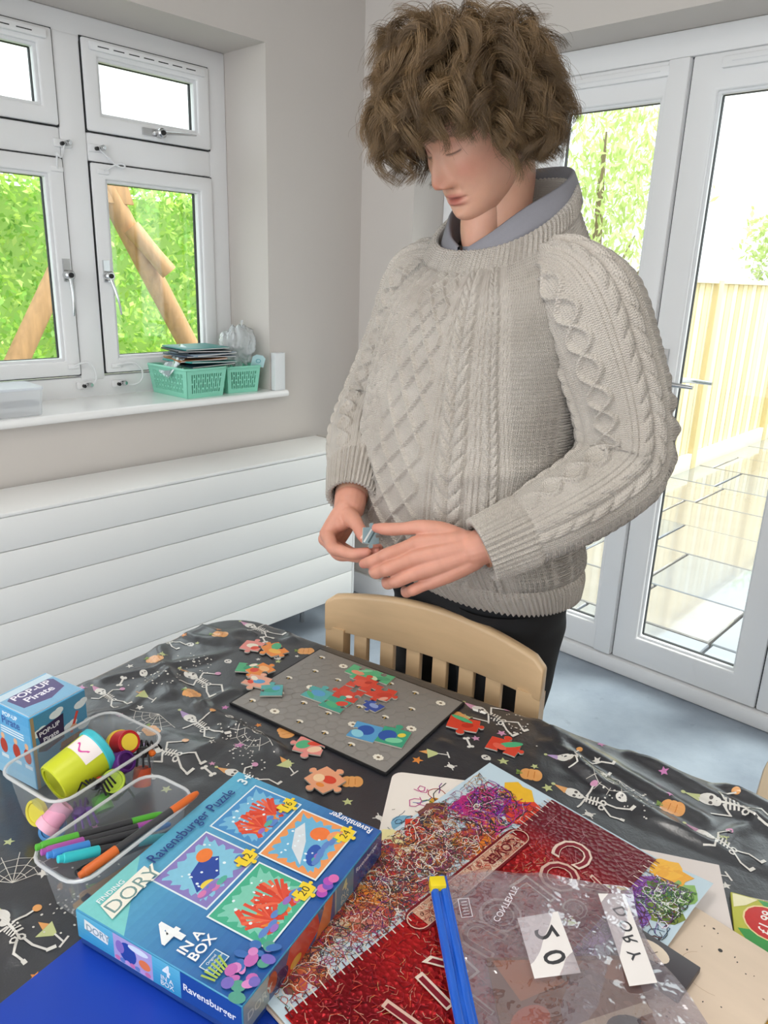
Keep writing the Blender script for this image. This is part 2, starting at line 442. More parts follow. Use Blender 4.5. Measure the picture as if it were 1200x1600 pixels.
# the horns past the reveal are only as deep as the nosing
sl2 = MB()
sl.V = []; sl.add([(x, WY0, z) for x, z in prof] + [(x, WY1, z) for x, z in prof], [tuple(range(n)), tuple(range(n, 2 * n))] + [(i, (i + 1) % n, n + (i + 1) % n, n + i) for i in range(n)])
hp = [(.001, .964), (.02, .964)] + prof[3:11] + [(.02, .938), (.001, .938)]; n = len(hp)
for a, b in ((WY0 - .05, WY0), (WY1, -.412)):
    sl.add([(x, a, z) for x, z in hp] + [(x, b, z) for x, z in hp], [tuple(range(n)), tuple(range(n, 2 * n))] + [(i, (i + 1) % n, n + (i + 1) % n, n + i) for i in range(n)])
wl(sl).build('window_sill', m_sill, win, smooth=True, sharp=30)

# ---------------------------------------------------------------- door_1: glazed double doors with side lights
dr = thing('door_1', 'white glazed garden doors with full height panes', None, (1.35, .18, 0), 0, kind='structure')
def dl(mb): mb.V = [(x - 1.35, y - .18, z) for x, y, z in mb.V]; return mb
E_ = [DX0 + .052, .688, 1.2, 1.716, 2.372]
Z0, Z1 = .062, 2.047
fr = MB()
fr.box(DX0, DX1, .175, .25, Z1, DZ1)
dl(fr).build('frame_head', m_white, dr, bevel=.006)
dl(MB().box(DX0, DX1, .165, .26, 0, .058)).build('threshold', m_white, dr, bevel=.01)
for a, b in ((DX0, DX0 + .05), (DX1 - .046, DX1)): dl(MB().box(a, b, .175, .25, .058, Z1)).build('jamb', m_white, dr, bevel=.006)
def leaf(x0, x1, side):
    o = dl(MB().ring(x0, x1, Z0, Z1, .083, .178, .245, axis='y', w2=.1)).build('door_leaf', m_white, dr, bevel=.007)
    dl(MB().ring(x0 + .077, x1 - .077, Z0 + .094, Z1 - .094, .014, .192, .214, axis='y')).build('glazing_bead', m_bead, o, bevel=.005)
    dl(MB().ring(x0 + .089, x1 - .089, Z0 + .106, Z1 - .106, .003, .212, .226, axis='y')).build('gasket', m_gask, o)
    dl(MB().box(x0 + .085, x1 - .085, .218, .224, Z0 + .1, Z1 - .1)).build('pane', m_glass, o)
    v = dl(MB().box(x0 + .09, x1 - .06, .166, .18, Z1 - .045, Z1 - .014)).build('trickle_vent', m_white, o, bevel=.005)
    dl(MB().box(x0 + .12, x1 - .09, .1645, .167, Z1 - .031, Z1 - .0285)).build('vent_groove', m_bead, o)
    return o
lv = [leaf(E_[i] + .002, E_[i + 1] - .002, i) for i in range(4)]
# shift of the meeting strip: cover strip on the second leaf
dl(MB().box(1.130, 1.1965, .168, .18, Z0, Z1)).build('cover_strip', m_white, lv[1], bevel=.006)
for xx in (.690, 1.1985, 1.7165): dl(MB().box(xx - .0025, xx + .0025, .19, .24, Z0, Z1)).build('gasket', m_gask, dr)
# lever handles inside and outside, on the third leaf
def lever(par, x, z, y, sgn):
    h = MB(); h.box(x - .014, x + .014, min(y, y + sgn * .009), max(y, y + sgn * .009), z - .11, z + .11)
    P = [(x, y, z), (x, y + sgn * .035, z), (x + .012, y + sgn * .046, z), (x + .05, y + sgn * .049, z + .003), (x + .125, y + sgn * .047, z + .001)]
    h.tube(P, [.009, .009, .0095, .0085, .006], 12)
    dl(h).build('handle', m_chrome, par, smooth=True)
sn = MB()
for k in range(6):
    q = k * math.pi / 3; c_, s_ = math.cos(q), math.sin(q)
    sn.tube([(1.488, .2165, 1.443), (1.488 + .032 * c_, .2165, 1.443 + .032 * s_)], .0022, 6, flat=.3)
    for d_ in (.5, -.5): sn.tube([(1.488 + .02 * c_, .2165, 1.443 + .02 * s_), (1.488 + .02 * c_ + .011 * math.cos(q + d_), .2165, 1.443 + .02 * s_ + .011 * math.sin(q + d_))], .0018, 6, flat=.3)
dl(sn).build('snowflake_sticker', m_white, lv[2])
lever(lv[2], 1.243, 1.088, .178, -1); lever(lv[2], 1.243, 1.088, .245, 1)

# ---------------------------------------------------------------- radiator
m_rad = mat('white radiator enamel', '#f0efed', 0.35, var=0.012, vscale=3)
ra = thing('radiator', 'long white panel radiator with horizontal planks below the window sill', 'radiator', (.14, -1.3, 0))
def rl(mb): mb.V = [(x - .14, y + 1.3, z) for x, y, z in mb.V]; return mb
RY0, RY1 = -2.35, -.258
zb = [.752, .656, .556, .452, .348, .244, .141]
for i in range(6):
    rl(MB().box(.235, .26, RY0 + .012, RY1 - .012, zb[i + 1] + .0011, zb[i] - .0011)).build('plank', m_rad, ra, bevel=.0022)
rl(MB().box(.225, .24, RY0 + .01, RY1 - .01, .143, .75)).build('back_panel', mat('radiator joint', '#d9d8d6', .5), ra)
tp = MB(); tp.box(.02, .262, RY0, RY1, .752, .764)
rl(tp).build('top_cover', m_rad, ra, bevel=.004)
for a, b in ((RY0, RY0 + .011), (RY1 - .011, RY1)): rl(MB().box(.02, .262, a, b, .141, .752)).build('end_panel', m_rad, ra, bevel=.004)
gr = MB()
for k in range(24): gr.box(.03 + k * .0095, .035 + k * .0095, RY1 - .0015, RY1 + .003, .7535, .768)
rl(gr).build('end_grille', mat('radiator grille', '#b9b2aa', .5), ra)
for yy in (-2.0, -1.2, -.5): rl(MB().box(.004, .03, yy - .03, yy + .03, .2, .7)).build('wall_bracket', m_rad, ra)
for yy in (-2.2, -.4): rl(MB().tube([(.1, yy, 0), (.1, yy, .16)], .009, 12)).build('pipe', m_chrome, ra, smooth=True)

# ---------------------------------------------------------------- fill panels on the ceiling (unseen, added to brighten the room)
m_fill = bpy.data.materials.new('fill panel glow'); m_fill.use_nodes = True
b_ = m_fill.node_tree.nodes['Principled BSDF']; b_.inputs['Emission Color'].default_value = (1, .95, .88, 1); b_.inputs['Emission Strength'].default_value = 5.5
FILL_PANELS = [((1.5, -2.2), 'added unseen fill light panel on the ceiling nearest the window wall'), ((3.2, -2.2), 'added unseen fill light panel on the ceiling further from the window wall')]
for (lx, ly), lb in FILL_PANELS:
    t = thing('fill_panel', lb, 'lamp', (lx, ly, ZC - .03), 0, 'added ceiling fill lights')
    MB().ring(-.31, .31, -.31, .31, .02, -.0, .03, axis='x').build('frame', m_white, t).rotation_euler = (0, math.radians(-90), 0)
    MB().box(-.295, .295, -.295, .295, .004, .012).build('diffuser', m_fill, t)
# ================================================================ OUTSIDE
GZ = -.06
rg = np.random.default_rng(3)
S(MB().box(-12, 12, .27, 14, GZ - .2, GZ - .045).build('ground', mat('mortar bed', '#8d877c', .9)))
S(MB().box(-12, -.31, -10, .27, -.5, -.25).build('ground_side', mat('lawn soil', '#5f6b3a', .95, var=.3)))
# patio slabs, laid parallel to the doors
pv = thing('patio', 'wet grey stone patio slabs outside the doors', None, (1.2, 2.5, GZ), kind='structure')
slabm = [mat('wet sandstone %d' % i, c, .12, var=.14, vscale=5, bump=.3, bscale=9, coat=.8) for i, c in enumerate(['#85888f', '#8f8a86', '#7d8087', '#918c88'])]
ys_ = [.28, .81, 1.27, 1.85, 2.38, 2.95, 3.5, 4.1, 4.7, 5.3, 5.9, 6.5]
for r in range(len(ys_) - 1):
    x = -.02 + ((r * .37) % .6) - .6
    if r == 0: x = 1.36 - 3 * .58
    while x < 4.4:
        wd = [.58, .44, .72][int(rg.integers(0, 3))] if r else .58
        x1 = x + wd
        a, b = max(x, 0.02), min(x1, 4.4)
        if b - a > .1:
            h = float(rg.normal(0, .0015))
            MB().box(a + .005 - 1.2, b - .005 - 1.2, ys_[r] + .005 - 2.5, ys_[r + 1] - .005 - 2.5, -.045, h).build('slab', slabm[int(rg.integers(0, 4))], pv, bevel=.006, seg=1)
        x = x1
# timber fence along the side, plane x = 0
m_fen = [mat('new fence timber %d' % i, c, .7, var=.12, vscale=6, stretch=(14, 14, 1.2), bump=.1) for i, c in enumerate(['#ece0b8', '#e8d6a4', '#f2e8c8', '#e0cc98'])]
fe = thing('timber_fence', 'pale yellow close-board timber fence beyond the patio', 'fence', (-.02, 4.6, GZ))
y = 2.2; k = 0
while y < 7.2:
    wdt = .085 + .02 * rg.random()
    MB().box(-.012, .012, y - 4.6, y + wdt - 4.6, .12 + .01 * rg.random(), 1.475).build('board', m_fen[k % 4], fe, bevel=.003, seg=1)
    y += wdt + .022; k += 1
for yy in (2.15, 3.95, 5.75, 7.3): MB().box(-.05, .055, yy - .05 - 4.6, yy + .05 - 4.6, -.02, 1.5).build('post', m_fen[3], fe, bevel=.004)
for zz in (.55, 1.2): MB().box(-.055, -.014, -2.4, 2.65, zz, zz + .07).build('rail', m_fen[1], fe, bevel=.004)
MB().box(-.04, .05, -2.4, 2.65, 1.475, 1.51).build('capping_rail', m_fen[2], fe, bevel=.004)
MB().box(.012, .05, -2.4, 2.65, -.01, .13).build('gravel_board', m_fen[2], fe, bevel=.004)
fe2 = thing('timber_fence', 'pale timber fence across the far end of the patio', 'fence', (2.2, 7.2, GZ))
x = 0.1; k = 1
while x < 4.4:
    wdt = .12
    MB().box(x - 2.2, x + wdt - 2.2, -.012, .012, .05, 1.46).build('board', m_fen[(k * 3) % 4], fe2, bevel=.003, seg=1); x += wdt + .012; k += 1
for zz in (.5, 1.2): MB().box(-2.1, 2.2, .014, .05, zz, zz + .07).build('rail', m_fen[1], fe2)

def leaf_cloud(name, centre_fn, n, size, mats, parent, seed, droop=0.0, aspect=2.2):
    """many small folded leaves in one mesh (nobody could count them)"""
    g = np.random.default_rng(seed); P, N = centre_fn(g, n)
    d = g.normal(size=(n, 3)); d[:, 2] -= droop; d /= np.linalg.norm(d, axis=1)[:, None]
    nn = N + .55 * g.normal(size=(n, 3)); s = np.cross(d, nn); s /= np.linalg.norm(s, axis=1)[:, None] + 1e-9
    L = size * (.6 + .8 * g.random(n))[:, None]; w = L / aspect
    V = np.stack([P, P + d * L * .5 + s * w * .5, P + d * L, P + d * L * .5 - s * w * .5], 1).reshape(-1, 3)
    F = np.arange(4 * n).reshape(-1, 4)
    o = raw_mesh(name, V, F, None, parent, smooth=False)
    for m in mats: o.data.materials.append(m)
    o.data.polygons.foreach_set('material_index', g.integers(0, len(mats), n).astype(np.int32))
    o['kind'] = 'stuff'; return o
def leaf_mat(name, c, tr):
    m = mat(name, c, .5, var=.25, vscale=3)
    nt = m.node_tree; b = nt.nodes['Principled BSDF']; t = nt.nodes.new('ShaderNodeBsdfTranslucent'); t.inputs[0].default_value = lin(tr) + (1,)
    ms = nt.nodes.new('ShaderNodeMixShader'); ms.inputs[0].default_value = .4; o = nt.nodes['Material Output']
    nt.links.new(b.outputs[0], ms.inputs[1]); nt.links.new(t.outputs[0], ms.inputs[2]); nt.links.new(ms.outputs[0], o.inputs[0]); return m
lm = [leaf_mat('hedge leaf a', '#b3d65e', '#dcf07c'), leaf_mat('hedge leaf b', '#93c452', '#bfe268'), leaf_mat('hedge leaf c', '#cbe384', '#ecf7a4'), leaf_mat('hedge leaf d', '#7fb04a', '#a4d05c')]
# hedge behind the window
hd = thing('hedge', 'tall bright green clipped hedge outside the window', 'hedge', (-3.4, .9, -.25))
def hedge_pts(g, n):
    y = g.uniform(-3.2, 3.6, n); z = g.uniform(0, 2.26, n)
    x = .45 * (fbm(y * 1.7 + 9, z * 1.7, 4, 2) - .45) + .06 * g.normal(size=n)
    top = g.random(n) < .12
    z = np.where(top, 2.12 + .25 * (fbm(y * 3, y * 0 + 1, 3, 5)) + .05 * g.normal(size=n), z); x = np.where(top, g.uniform(-.5, .15, n), x)
    return np.stack([x, y, z], 1), np.tile([.9, 0, .35], (n, 1))
leaf_cloud('foliage', hedge_pts, 26000, .062, lm, hd, 4)
G = []
for z in np.linspace(0, 2.15, 14):
    yy = np.linspace(-3.2, 3.6, 40); G.append([(float(.45 * (fbm(q * 1.7 + 9, z * 1.7, 4, 2) - .45)) - .1, float(q), float(z)) for q in yy])
MB().grid(G).build('dense_core', leaf_mat('hedge core', '#8db552', '#a9cc68'), hd, smooth=True)
# round-pole climbing frame
m_log = mat('peeled round timber', '#b98f64', .65, var=.38, vscale=5, stretch=(9, 9, 1.5), bump=.15, bscale=40)
sw = thing('log_swing_frame', 'round timber A-frame of a garden swing in front of the hedge', 'swing frame', (-2.0, .2, -.25))
def lg(name, a, b, r0, r1, par=sw):
    n = 9; P = [Vector(a).lerp(Vector(b), t) for t in np.linspace(0, 1, n)]
    return MB().tube(P, [r0 + (r1 - r0) * t + .002 * math.sin(7 * t + r0 * 900) for t in np.linspace(0, 1, n)], 16).build(name, m_log, par, smooth=True)
lg('pole', (0, -1.48, 0), (.0, -.22, 2.16), .062, .058); lg('pole', (.02, .9, 0), (.02, -.28, 2.14), .066, .06)
lg('cross_beam', (.075, -.13, 1.86), (.16, .05, 1.62), .05, .048)
lg('ridge_beam', (.0, -.25, 2.15), (-.25, -.25, 2.15), .06, .06); lg('pole', (-.02, -.92, 1.32), (.06, -1.6, 1.18), .045, .045)
MB().prism([(-.42, 1.98), (-.1, 1.98), (-.17, 2.2), (-.34, 2.2)], .05, .075, Matrix(((0, 0, 1, 0), (1, 0, 0, 0), (0, 1, 0, 0), (0, 0, 0, 1)))).build('brace_plate', m_log, sw, bevel=.004)
for yy, zz in ((-.2, 2.1), (-.31, 2.1)): MB().tube([(.07, yy, zz), (.085, yy, zz)], .012, 10).build('bolt', m_chrome, sw)
lm2 = [leaf_mat('tree leaf a', '#c3d38a', '#dceaa0'), leaf_mat('tree leaf b', '#a9c070', '#cfe08c'), leaf_mat('tree leaf c', '#d3dfa4', '#eaf4c0')]
m_bark = mat('bark', '#8a7a62', .9, var=.3, bump=.4, bscale=20)
def tree(label, x, y, z0, h, rx, n, seed, droop, size, asp):
    t = thing('garden_tree', label, 'tree', (x, y, GZ), 0, 'trees beyond the fence')
    def pts(g, n):
        u = g.normal(size=(n, 3)); u /= np.linalg.norm(u, axis=1)[:, None]; r = g.random(n) ** .4
        c = np.array([[g.uniform(-.5, .5) * rx, g.uniform(-.5, .5) * rx, z0 + h * g.uniform(.15, .85)] for _ in range(16)])
        k = g.integers(0, 16, n); P = c[k] + u * (r * rx * .55)[:, None] * np.array([1, 1, .8 + droop * .5]); return P, u
    leaf_cloud('foliage', pts, n, size, lm2, t, seed, droop, asp)
    MB().tube([(0, 0, 0), (.05, 0, h * .4), (-.04, .03, z0 + h * .75)], [.14, .1, .03], 10).build('trunk', m_bark, t, smooth=True)
    for a in range(5):
        q = a * 1.3; MB().tube([(0, 0, z0 * .7 + a * .12), (math.cos(q) * rx * .5, math.sin(q) * rx * .5, z0 + h * (.25 + .12 * a))], [.05, .012], 8).build('branch', m_bark, t, smooth=True)
tree('tall drooping pale green tree seen behind the person\'s collar', -3.6, 8.6, .9, 3.4, 1.7, 4200, 11, 1.6, .14, 3.2)
tree('small pale green tree above the fence at the right edge', -.75, 9.2, 1.1, 1.7, 1.0, 2400, 12, .2, .1, 1.8)
tree('distant pale tree between the door panes', -6.2, 9.5, .8, 2.9, 1.6, 2600, 13, 1.2, .14, 3.0)
# ================================================================ TABLE FRAME: u along the far edge, v towards the viewer
TA = math.radians(10)
T0 = np.array([1.041, -1.42]); TU = np.array([math.cos(TA), math.sin(TA)]); TV = np.array([math.sin(TA), -math.cos(TA)])
TZ = 0.700
def tw(u, v, z=TZ):
    q = T0 + TU * u + TV * v; return (float(q[0]), float(q[1]), float(z))
TL, TD = 1.55, 0.95
m_beech = mat('beech wood', '#d2b28a', .38, var=.1, vscale=5, stretch=(2, 14, 14), bump=.03, coat=.25)
m_beech_end = m_beech
tb = thing('table', 'rectangular table hidden under the black patterned cloth', 'table', tw(TL / 2, TD / 2, 0), TA)
MB().prism([(x, y) for x, y in [(-TL/2 + .1 + .1 * math.cos(t), -TD/2 + .1 + .1 * math.sin(t)) for t in np.linspace(math.pi, 1.5 * math.pi, 7)] + [(TL/2 - .1 + .1 * math.cos(t), -TD/2 + .1 + .1 * math.sin(t)) for t in np.linspace(1.5 * math.pi, 2 * math.pi, 7)] + [(TL/2 - .1 + .1 * math.cos(t), TD/2 - .1 + .1 * math.sin(t)) for t in np.linspace(0, .5 * math.pi, 7)] + [(-TL/2 + .1 + .1 * math.cos(t), TD/2 - .1 + .1 * math.sin(t)) for t in np.linspace(.5 * math.pi, math.pi, 7)]], .672, .697).build('table_top', m_beech, tb, bevel=.004)
for sx in (-1, 1):
    for sy in (-1, 1): MB().tube([(sx * (TL/2 - .12), sy * (TD/2 - .12), 0), (sx * (TL/2 - .12), sy * (TD/2 - .12), .672)], .022, 14).build('leg', mat('grey table leg', '#9b9d9f', .35, metal=.8), tb, smooth=True)

FLAT = [(.10, .21, .48, .60), (.2, .345, .455, .645), (.365, .46, .515, .71), (.445, .70, .41, .97), (.26, .59, .015, .285), (.58, 1.2, .17, .95), (.44, .56, .27, .36), (.58, .72, .06, .14), (.14, .32, .05, .22)]
def cloth_h(u, v):
    """height of the plastic cloth above the table top: long soft creases and crinkles, flat under things"""
    u = np.asarray(u, float); v = np.asarray(v, float)
    h = .010 * np.clip(fbm(u * 5 + 2, v * 9 + 1, 3, 1) - .42, 0, 1) * 2
    for (a, b, c, d, wd, hh) in ((.03, .34, .20, .03, .012, .007), (.10, .26, .30, .33, .010, .006), (.0, .20, .16, .31, .014, .006), (.24, .30, .42, .32, .010, .008), (.25, .10, .23, .30, .008, .007),
                                 (.74, .02, .98, .10, .012, .008), (.86, .0, 1.10, .075, .012, .009), (.80, .09, 1.1, .19, .012, .008), (.70, .0, .85, .12, .01, .006), (1.0, .0, 1.3, .1, .014, .008), (.45, .33, .58, .42, .009, .005), (.0, .5, .1, .75, .012, .006), (.2, .7, .4, .9, .014, .006), (.59, .03, .63, .3, .008, .005)):
        dx, dy = c - a, d - b; L = dx * dx + dy * dy; t = np.clip(((u - a) * dx + (v - b) * dy) / L, 0, 1)
        dd = np.hypot(u - a - t * dx, v - b - t * dy); h = h + hh * np.exp(-(dd / wd) ** 2)
    rr = .0030 * (fbm(u * 38, v * 38, 3, 4) - .45)
    wx = fbm(u * 3 + 7, v * 3, 2, 12); cr = 1 - np.abs(2 * fbm(u * 6 + 2 * wx, v * 11 + 2 * wx, 2, 9) - .76) * 9     # sharp fold lines
    h = h + .0048 * np.clip(cr, 0, 1) ** 1.3
    m = np.ones_like(h)
    for a, b, c, d in FLAT:
        q = np.maximum(np.maximum(a - u, u - b), np.maximum(c - v, v - d)); m = np.minimum(m, smoothstep(0, .03, q))
    return np.maximum(h * m + rr * (.35 + .65 * m), 0) + .0006
TCR = .1
def cloth_pt(s, t, lift=0.0):
    """grid parameter -> world; inside the table: height field; outside: hangs over the rounded edge in folds"""
    s = np.asarray(s, float); t = np.asarray(t, float); r = .012
    iu = np.clip(s, TCR, TL - TCR); iv = np.clip(t, TCR, TD - TCR)
    du = s - iu; dv = t - iv; dd = np.hypot(du, dv) + 1e-12; nu = du / dd; nv = dv / dd
    over = np.maximum(dd - (TCR - r), 0)
    arc = r * math.pi / 2; an = np.minimum(over / r, math.pi / 2); hang = np.maximum(over - arc, 0)
    per = np.arctan2(nv, nu) * .5 + (iu - iv) * 6
    fold = hang * (.08 + .07 * np.sin(per * 7) + .05 * np.sin(per * 17 + 1)) * smoothstep(0, .1, hang)
    rad = np.minimum(dd, TCR - r) + (r + lift) * np.sin(an) + fold
    z = TZ + cloth_h(np.clip(s, 0, TL), np.clip(t, 0, TD)) * np.cos(an) - r * (1 - np.cos(an)) - hang + lift * np.cos(an)
    U = iu + nu * rad; V = iv + nv * rad
    return T0[0] + TU[0] * U + TV[0] * V, T0[1] + TU[1] * U + TV[1] * V, z
def cloth_mat():
    m = bpy.data.materials.new('black vinyl cloth'); m.use_nodes = True; nt = m.node_tree; b = nt.nodes['Principled BSDF']
    b.inputs['Base Color'].default_value = lin('#1a191d') + (1,); b.inputs['Roughness'].default_value = .33; b.inputs['Specular IOR Level'].default_value = 1.0; b.inputs['IOR'].default_value = 1.55; b.inputs['Coat Weight'].default_value = .5; b.inputs['Coat Roughness'].default_value = .2
    tc = nt.nodes.new('ShaderNodeTexCoord')
    n = nt.nodes.new('ShaderNodeTexNoise'); n.inputs['Scale'].default_value = 55; n.inputs['Detail'].default_value = 6; n.inputs['Distortion'].default_value = .6
    v = nt.nodes.new('ShaderNodeTexVoronoi'); v.inputs['Scale'].default_value = 420
    for q in (n, v): nt.links.new(tc.outputs['Object'], q.inputs['Vector'])
    b1 = nt.nodes.new('ShaderNodeBump'); b1.inputs['Strength'].default_value = .22; b1.inputs['Distance'].default_value = .003
    b2 = nt.nodes.new('ShaderNodeBump'); b2.inputs['Strength'].default_value = .15; b2.inputs['Distance'].default_value = .0008
    nt.links.new(n.outputs[0], b1.inputs['Height']); nt.links.new(v.outputs['Distance'], b2.inputs['Height'])
    nt.links.new(b1.outputs[0], b2.inputs['Normal']); nt.links.new(b2.outputs[0], b.inputs['Normal'])
    r = nt.nodes.new('ShaderNodeValToRGB'); r.color_ramp.elements[0].color = lin('#17181e') + (1,); r.color_ramp.elements[1].color = lin('#282a33') + (1,)
    nt.links.new(n.outputs[0], r.inputs[0]); nt.links.new(r.outputs[0], b.inputs['Base Color'])
    return m
ss = np.linspace(-.2, TL + .2, 330); tt = np.linspace(-.2, TD + .2, 240)
SS, TT = np.meshgrid(ss, tt, indexing='ij'); X, Y, Z = cloth_pt(SS, TT)
V = np.stack([X, Y, Z], -1).reshape(-1, 3); I = np.arange(len(ss) * len(tt)).reshape(len(ss), len(tt))
F = np.stack([I[:-1, :-1], I[1:, :-1], I[1:, 1:], I[:-1, 1:]], -1).reshape(-1, 4)
F = F[:, ::-1]
clo = raw_mesh('tablecloth', V, F, cloth_mat())
tag(clo, 'shiny black plastic tablecloth printed with skeletons and pumpkins', 'tablecloth')

# ---------------------------------------------------------------- print on the cloth
def cl_fn(u, v, h):
    return cloth_pt(u, v, h)
A = Art(cl_fn, step=.00003, base=.00035, maxlen=.014)
def loc(u, v, a, s):
    A.reset(); c, q = math.cos(a), math.sin(a); return lambda x, y: (u + s * (x * c - y * q), v + s * (x * q + y * c))
BONE, PUMP, PINK, LIME, LILAC = '#dfdbd4', '#e2a05c', '#cf93b4', '#c3c98c', '#b49ac8'
def skeleton(u, v, a, s, hat, k):
    L = loc(u, v, a, s); l = lambda P, w=.045: A.line([L(*p) for p in P], w * s, BONE)
    A.poly([L(*p) for p in [(-.28, -.1), (-.62, -.04), (-.28, .12)]], hat)
    A.ell(*L(-.62, -.04), .05 * s, .05 * s, LIME)
    A.ell(*L(-.12, 0), .2 * s, .15 * s, BONE, a); A.ell(*L(.05, .02), .1 * s, .1 * s, BONE)
    A.ell(*L(-.06, -.06), .04 * s, .045 * s, '#55504e'); A.ell(*L(-.06, .07), .04 * s, .045 * s, '#55504e'); A.ell(*L(.05, .01), .018 * s, .025 * s, '#55504e')
    l([(.12, 0), (.62, .05)])
    for x in (.22, .3, .38, .46): l([(x, -.1), (x + .03, .13)], .04)
    for y in (-.05, .13): l([(.62 + .06 * math.cos(t), .05 + y * .8 + .06 * math.sin(t)) for t in np.linspace(0, 6.28, 9)], .035)
    j = [(.0, .0), (.1, -.08), (-.06, .1)][k % 3]
    l([(.2, -.06), (.12 + j[0], -.3), (.3 + j[1], -.48)]); l([(.2, .06), (.26 + j[1], .3), (.05 + j[0], .42)])
    l([(.66, .0), (.92, -.12 + j[0]), (1.22, -.05 + j[1])]); l([(1.22, -.05 + j[1]), (1.26, -.16 + j[1])], .08)
    l([(.66, .12), (.88, .3), (1.12, .36 - j[0])]); l([(1.12, .36 - j[0]), (1.16, .26)], .08)
    A.ell(*L(.3 + j[1], -.52), .09 * s, .08 * s, PUMP if k % 2 else PINK)
def pumpkin(u, v, a, s):
    L = loc(u, v, a, s)
    for x in (-.22, 0, .22): A.ell(*L(x, 0), .26 * s, .36 * s, PUMP, a)
    A.line([L(-.12, -.2), L(-.14, .2)], .03 * s, '#c67426'); A.line([L(.14, -.2), L(.14, .2)], .03 * s, '#c67426')
    A.poly([L(*p) for p in [(-.4, -.1), (-.66, -.22), (-.62, .02)]], '#7f9a45'); A.line([L(-.4, 0), L(-.62, .08)], .07 * s, '#7f9a45')
def ghost(u, v, a, s):
    L = loc(u, v, a, s)
    A.poly([L(*p) for p in [(-.4, 0), (-.3, -.25), (0, -.3), (.4, -.28), (.3, -.12), (.42, 0), (.3, .14), (.4, .28), (0, .3), (-.3, .25)]], BONE)
    A.ell(*L(-.12, -.09), .05 * s, .06 * s, '#4b4650'); A.ell(*L(-.12, .1), .05 * s, .06 * s, '#4b4650')
def skull(u, v, a, s):
    L = loc(u, v, a, s); A.ell(*L(0, 0), .3 * s, .26 * s, BONE, a); A.rect(*(*L(0, 0),), L(0, 0)[0] + .32 * s, L(0, 0)[1] + .16 * s, BONE)
    A.ell(*L(-.03, -.1), .07 * s, .08 * s, '#4b4650'); A.ell(*L(-.03, .1), .07 * s, .08 * s, '#4b4650')
def glass(u, v, a, s):
    L = loc(u, v, a, s); A.poly([L(*p) for p in [(-.3, -.3), (.1, -.06), (.1, .06), (-.3, .3)]], LIME)
    A.line([L(.1, 0), L(.5, .1)], .05 * s, BONE); A.line([L(.48, -.08), L(.52, .26)], .06 * s, BONE); A.poly([L(*p) for p in [(-.3, -.2), (-.62, -.12), (-.3, .04)]], PUMP)
def web(u, v, a, s):
    A.reset()
    for k in range(7):
        t = a + k * .42; A.line([(u, v), (u + s * math.cos(t), v + s * math.sin(t))], .018 * s, '#d9d4cb')
    for r in (.3, .55, .8): A.line([(u + s * r * math.cos(a + k * .42) * (1 - .06 * (k % 2)), v + s * r * math.sin(a + k * .42)) for k in range(7)], .016 * s, '#d9d4cb')
def dots(u, v, s, g):
    A.reset()
    for _ in range(34):
        x, y = g.normal(0, .42), g.normal(0, .42); A.ell(u + x * s, v + y * s, .022 * s * (1 + g.random()), .022 * s * (1 + g.random()), '#dcd7cf', n=7)
def bone(u, v, a, s):
    L = loc(u, v, a, s); A.line([L(-.3, 0), L(.3, 0)], .1 * s, BONE)
    for x in (-.32, .32):
        for y in (-.08, .08): A.ell(*L(x, y), .09 * s, .09 * s, BONE, n=9)
hats = [PINK, LILAC, '#e3a25e', LIME]
SK = [(.063, .372, .05), (.245, .338, .1), (.145, .242, .05), (-.02, .182, -.2), (.093, .03, .0), (.265, .428, -.2), (.4, .4, -.25), (.37, .735, .05), (.62, .037, .12), (.785, .082, -.3), (.825, .152, .0), (.99, .054, -.1), (.998, .135, .2), (.02, .60, .1), (.08, .78, -.1), (.3, .86, .1), (1.2, .05, .1), (1.25, .2, 0), (.1, .92, 0), (1.22, .42, .1), (-.08, .47, 1.2), (.93, -.06, .2)]
for k, (u, v, a) in enumerate(SK): skeleton(u, v, a, .054 + .006 * (k % 3), hats[k % 4], k)
for k, (u, v) in enumerate([(.071, .101), (.045, .243), (.189, .287), (.218, .399), (.39, .277), (.546, .315), (.753, .149), (.945, .106), (.594, .075), (.421, .662), (.247, .048), (.2, .72), (.03, .68), (1.13, .12), (.36, .93), (-.05, .3)]): pumpkin(u, v, .3 * ((k % 5) - 2), .034)
for k, (u, v) in enumerate([(.611, .186), (.131, .337), (.448, .341), (1.014, .2), (.428, .715), (.02, .45), (.26, .9)]): glass(u, v, .4 * ((k % 3) - 1) - .2, .04)
g = np.random.default_rng(8)
for u, v, a in ((.19, .36, .2), (.36, .3, .5), (.865, .085, .4), (.33, .70, 2.6), (.06, .52, 0), (1.1, .2, .3)): web(u, v, a, .05)
for u, v in ((.11, .21), (.33, .32), (.38, .36), (.41, .68), (.43, .63), (.68, .05), (.2, .83), (.9, .12), (.10, .29)): dots(u, v, .045, g)
for u, v in ((.155, .165), (.07, .29), (.29, .30), (.22, .10), (.88, .13), (.05, .16), (.68, .15), (.02, .76)): skull(u, v, .3, .026)
for u, v, a in ((.365, .42, .2), (.3, .47, .1), (.06, .33, 1), (.15, .06, .6), (.64, .13, .8)): bone(u, v, a, .035)
occ = []
for _ in range(900):
    u, v = g.uniform(-.15, 1.45), g.uniform(-.1, .95)
    if all(math.hypot(u - a, v - b) > .035 for a, b in occ) and len(occ) < 260:
        occ.append((u, v)); A.reset(); c = ['#e08b3c', PINK, '#c77bb0', BONE, LIME][int(g.integers(0, 5))]
        if g.random() < .75: A.star(u, v, .005 + .005 * g.random(), c, rot=g.random() * 3)
        else:
            A.ell(u, v, .006, .004, c); A.line([(u - .007, v - .006), (u + .007, v + .006)], .0015, c); A.line([(u - .007, v + .006), (u + .007, v - .006)], .0015, c)
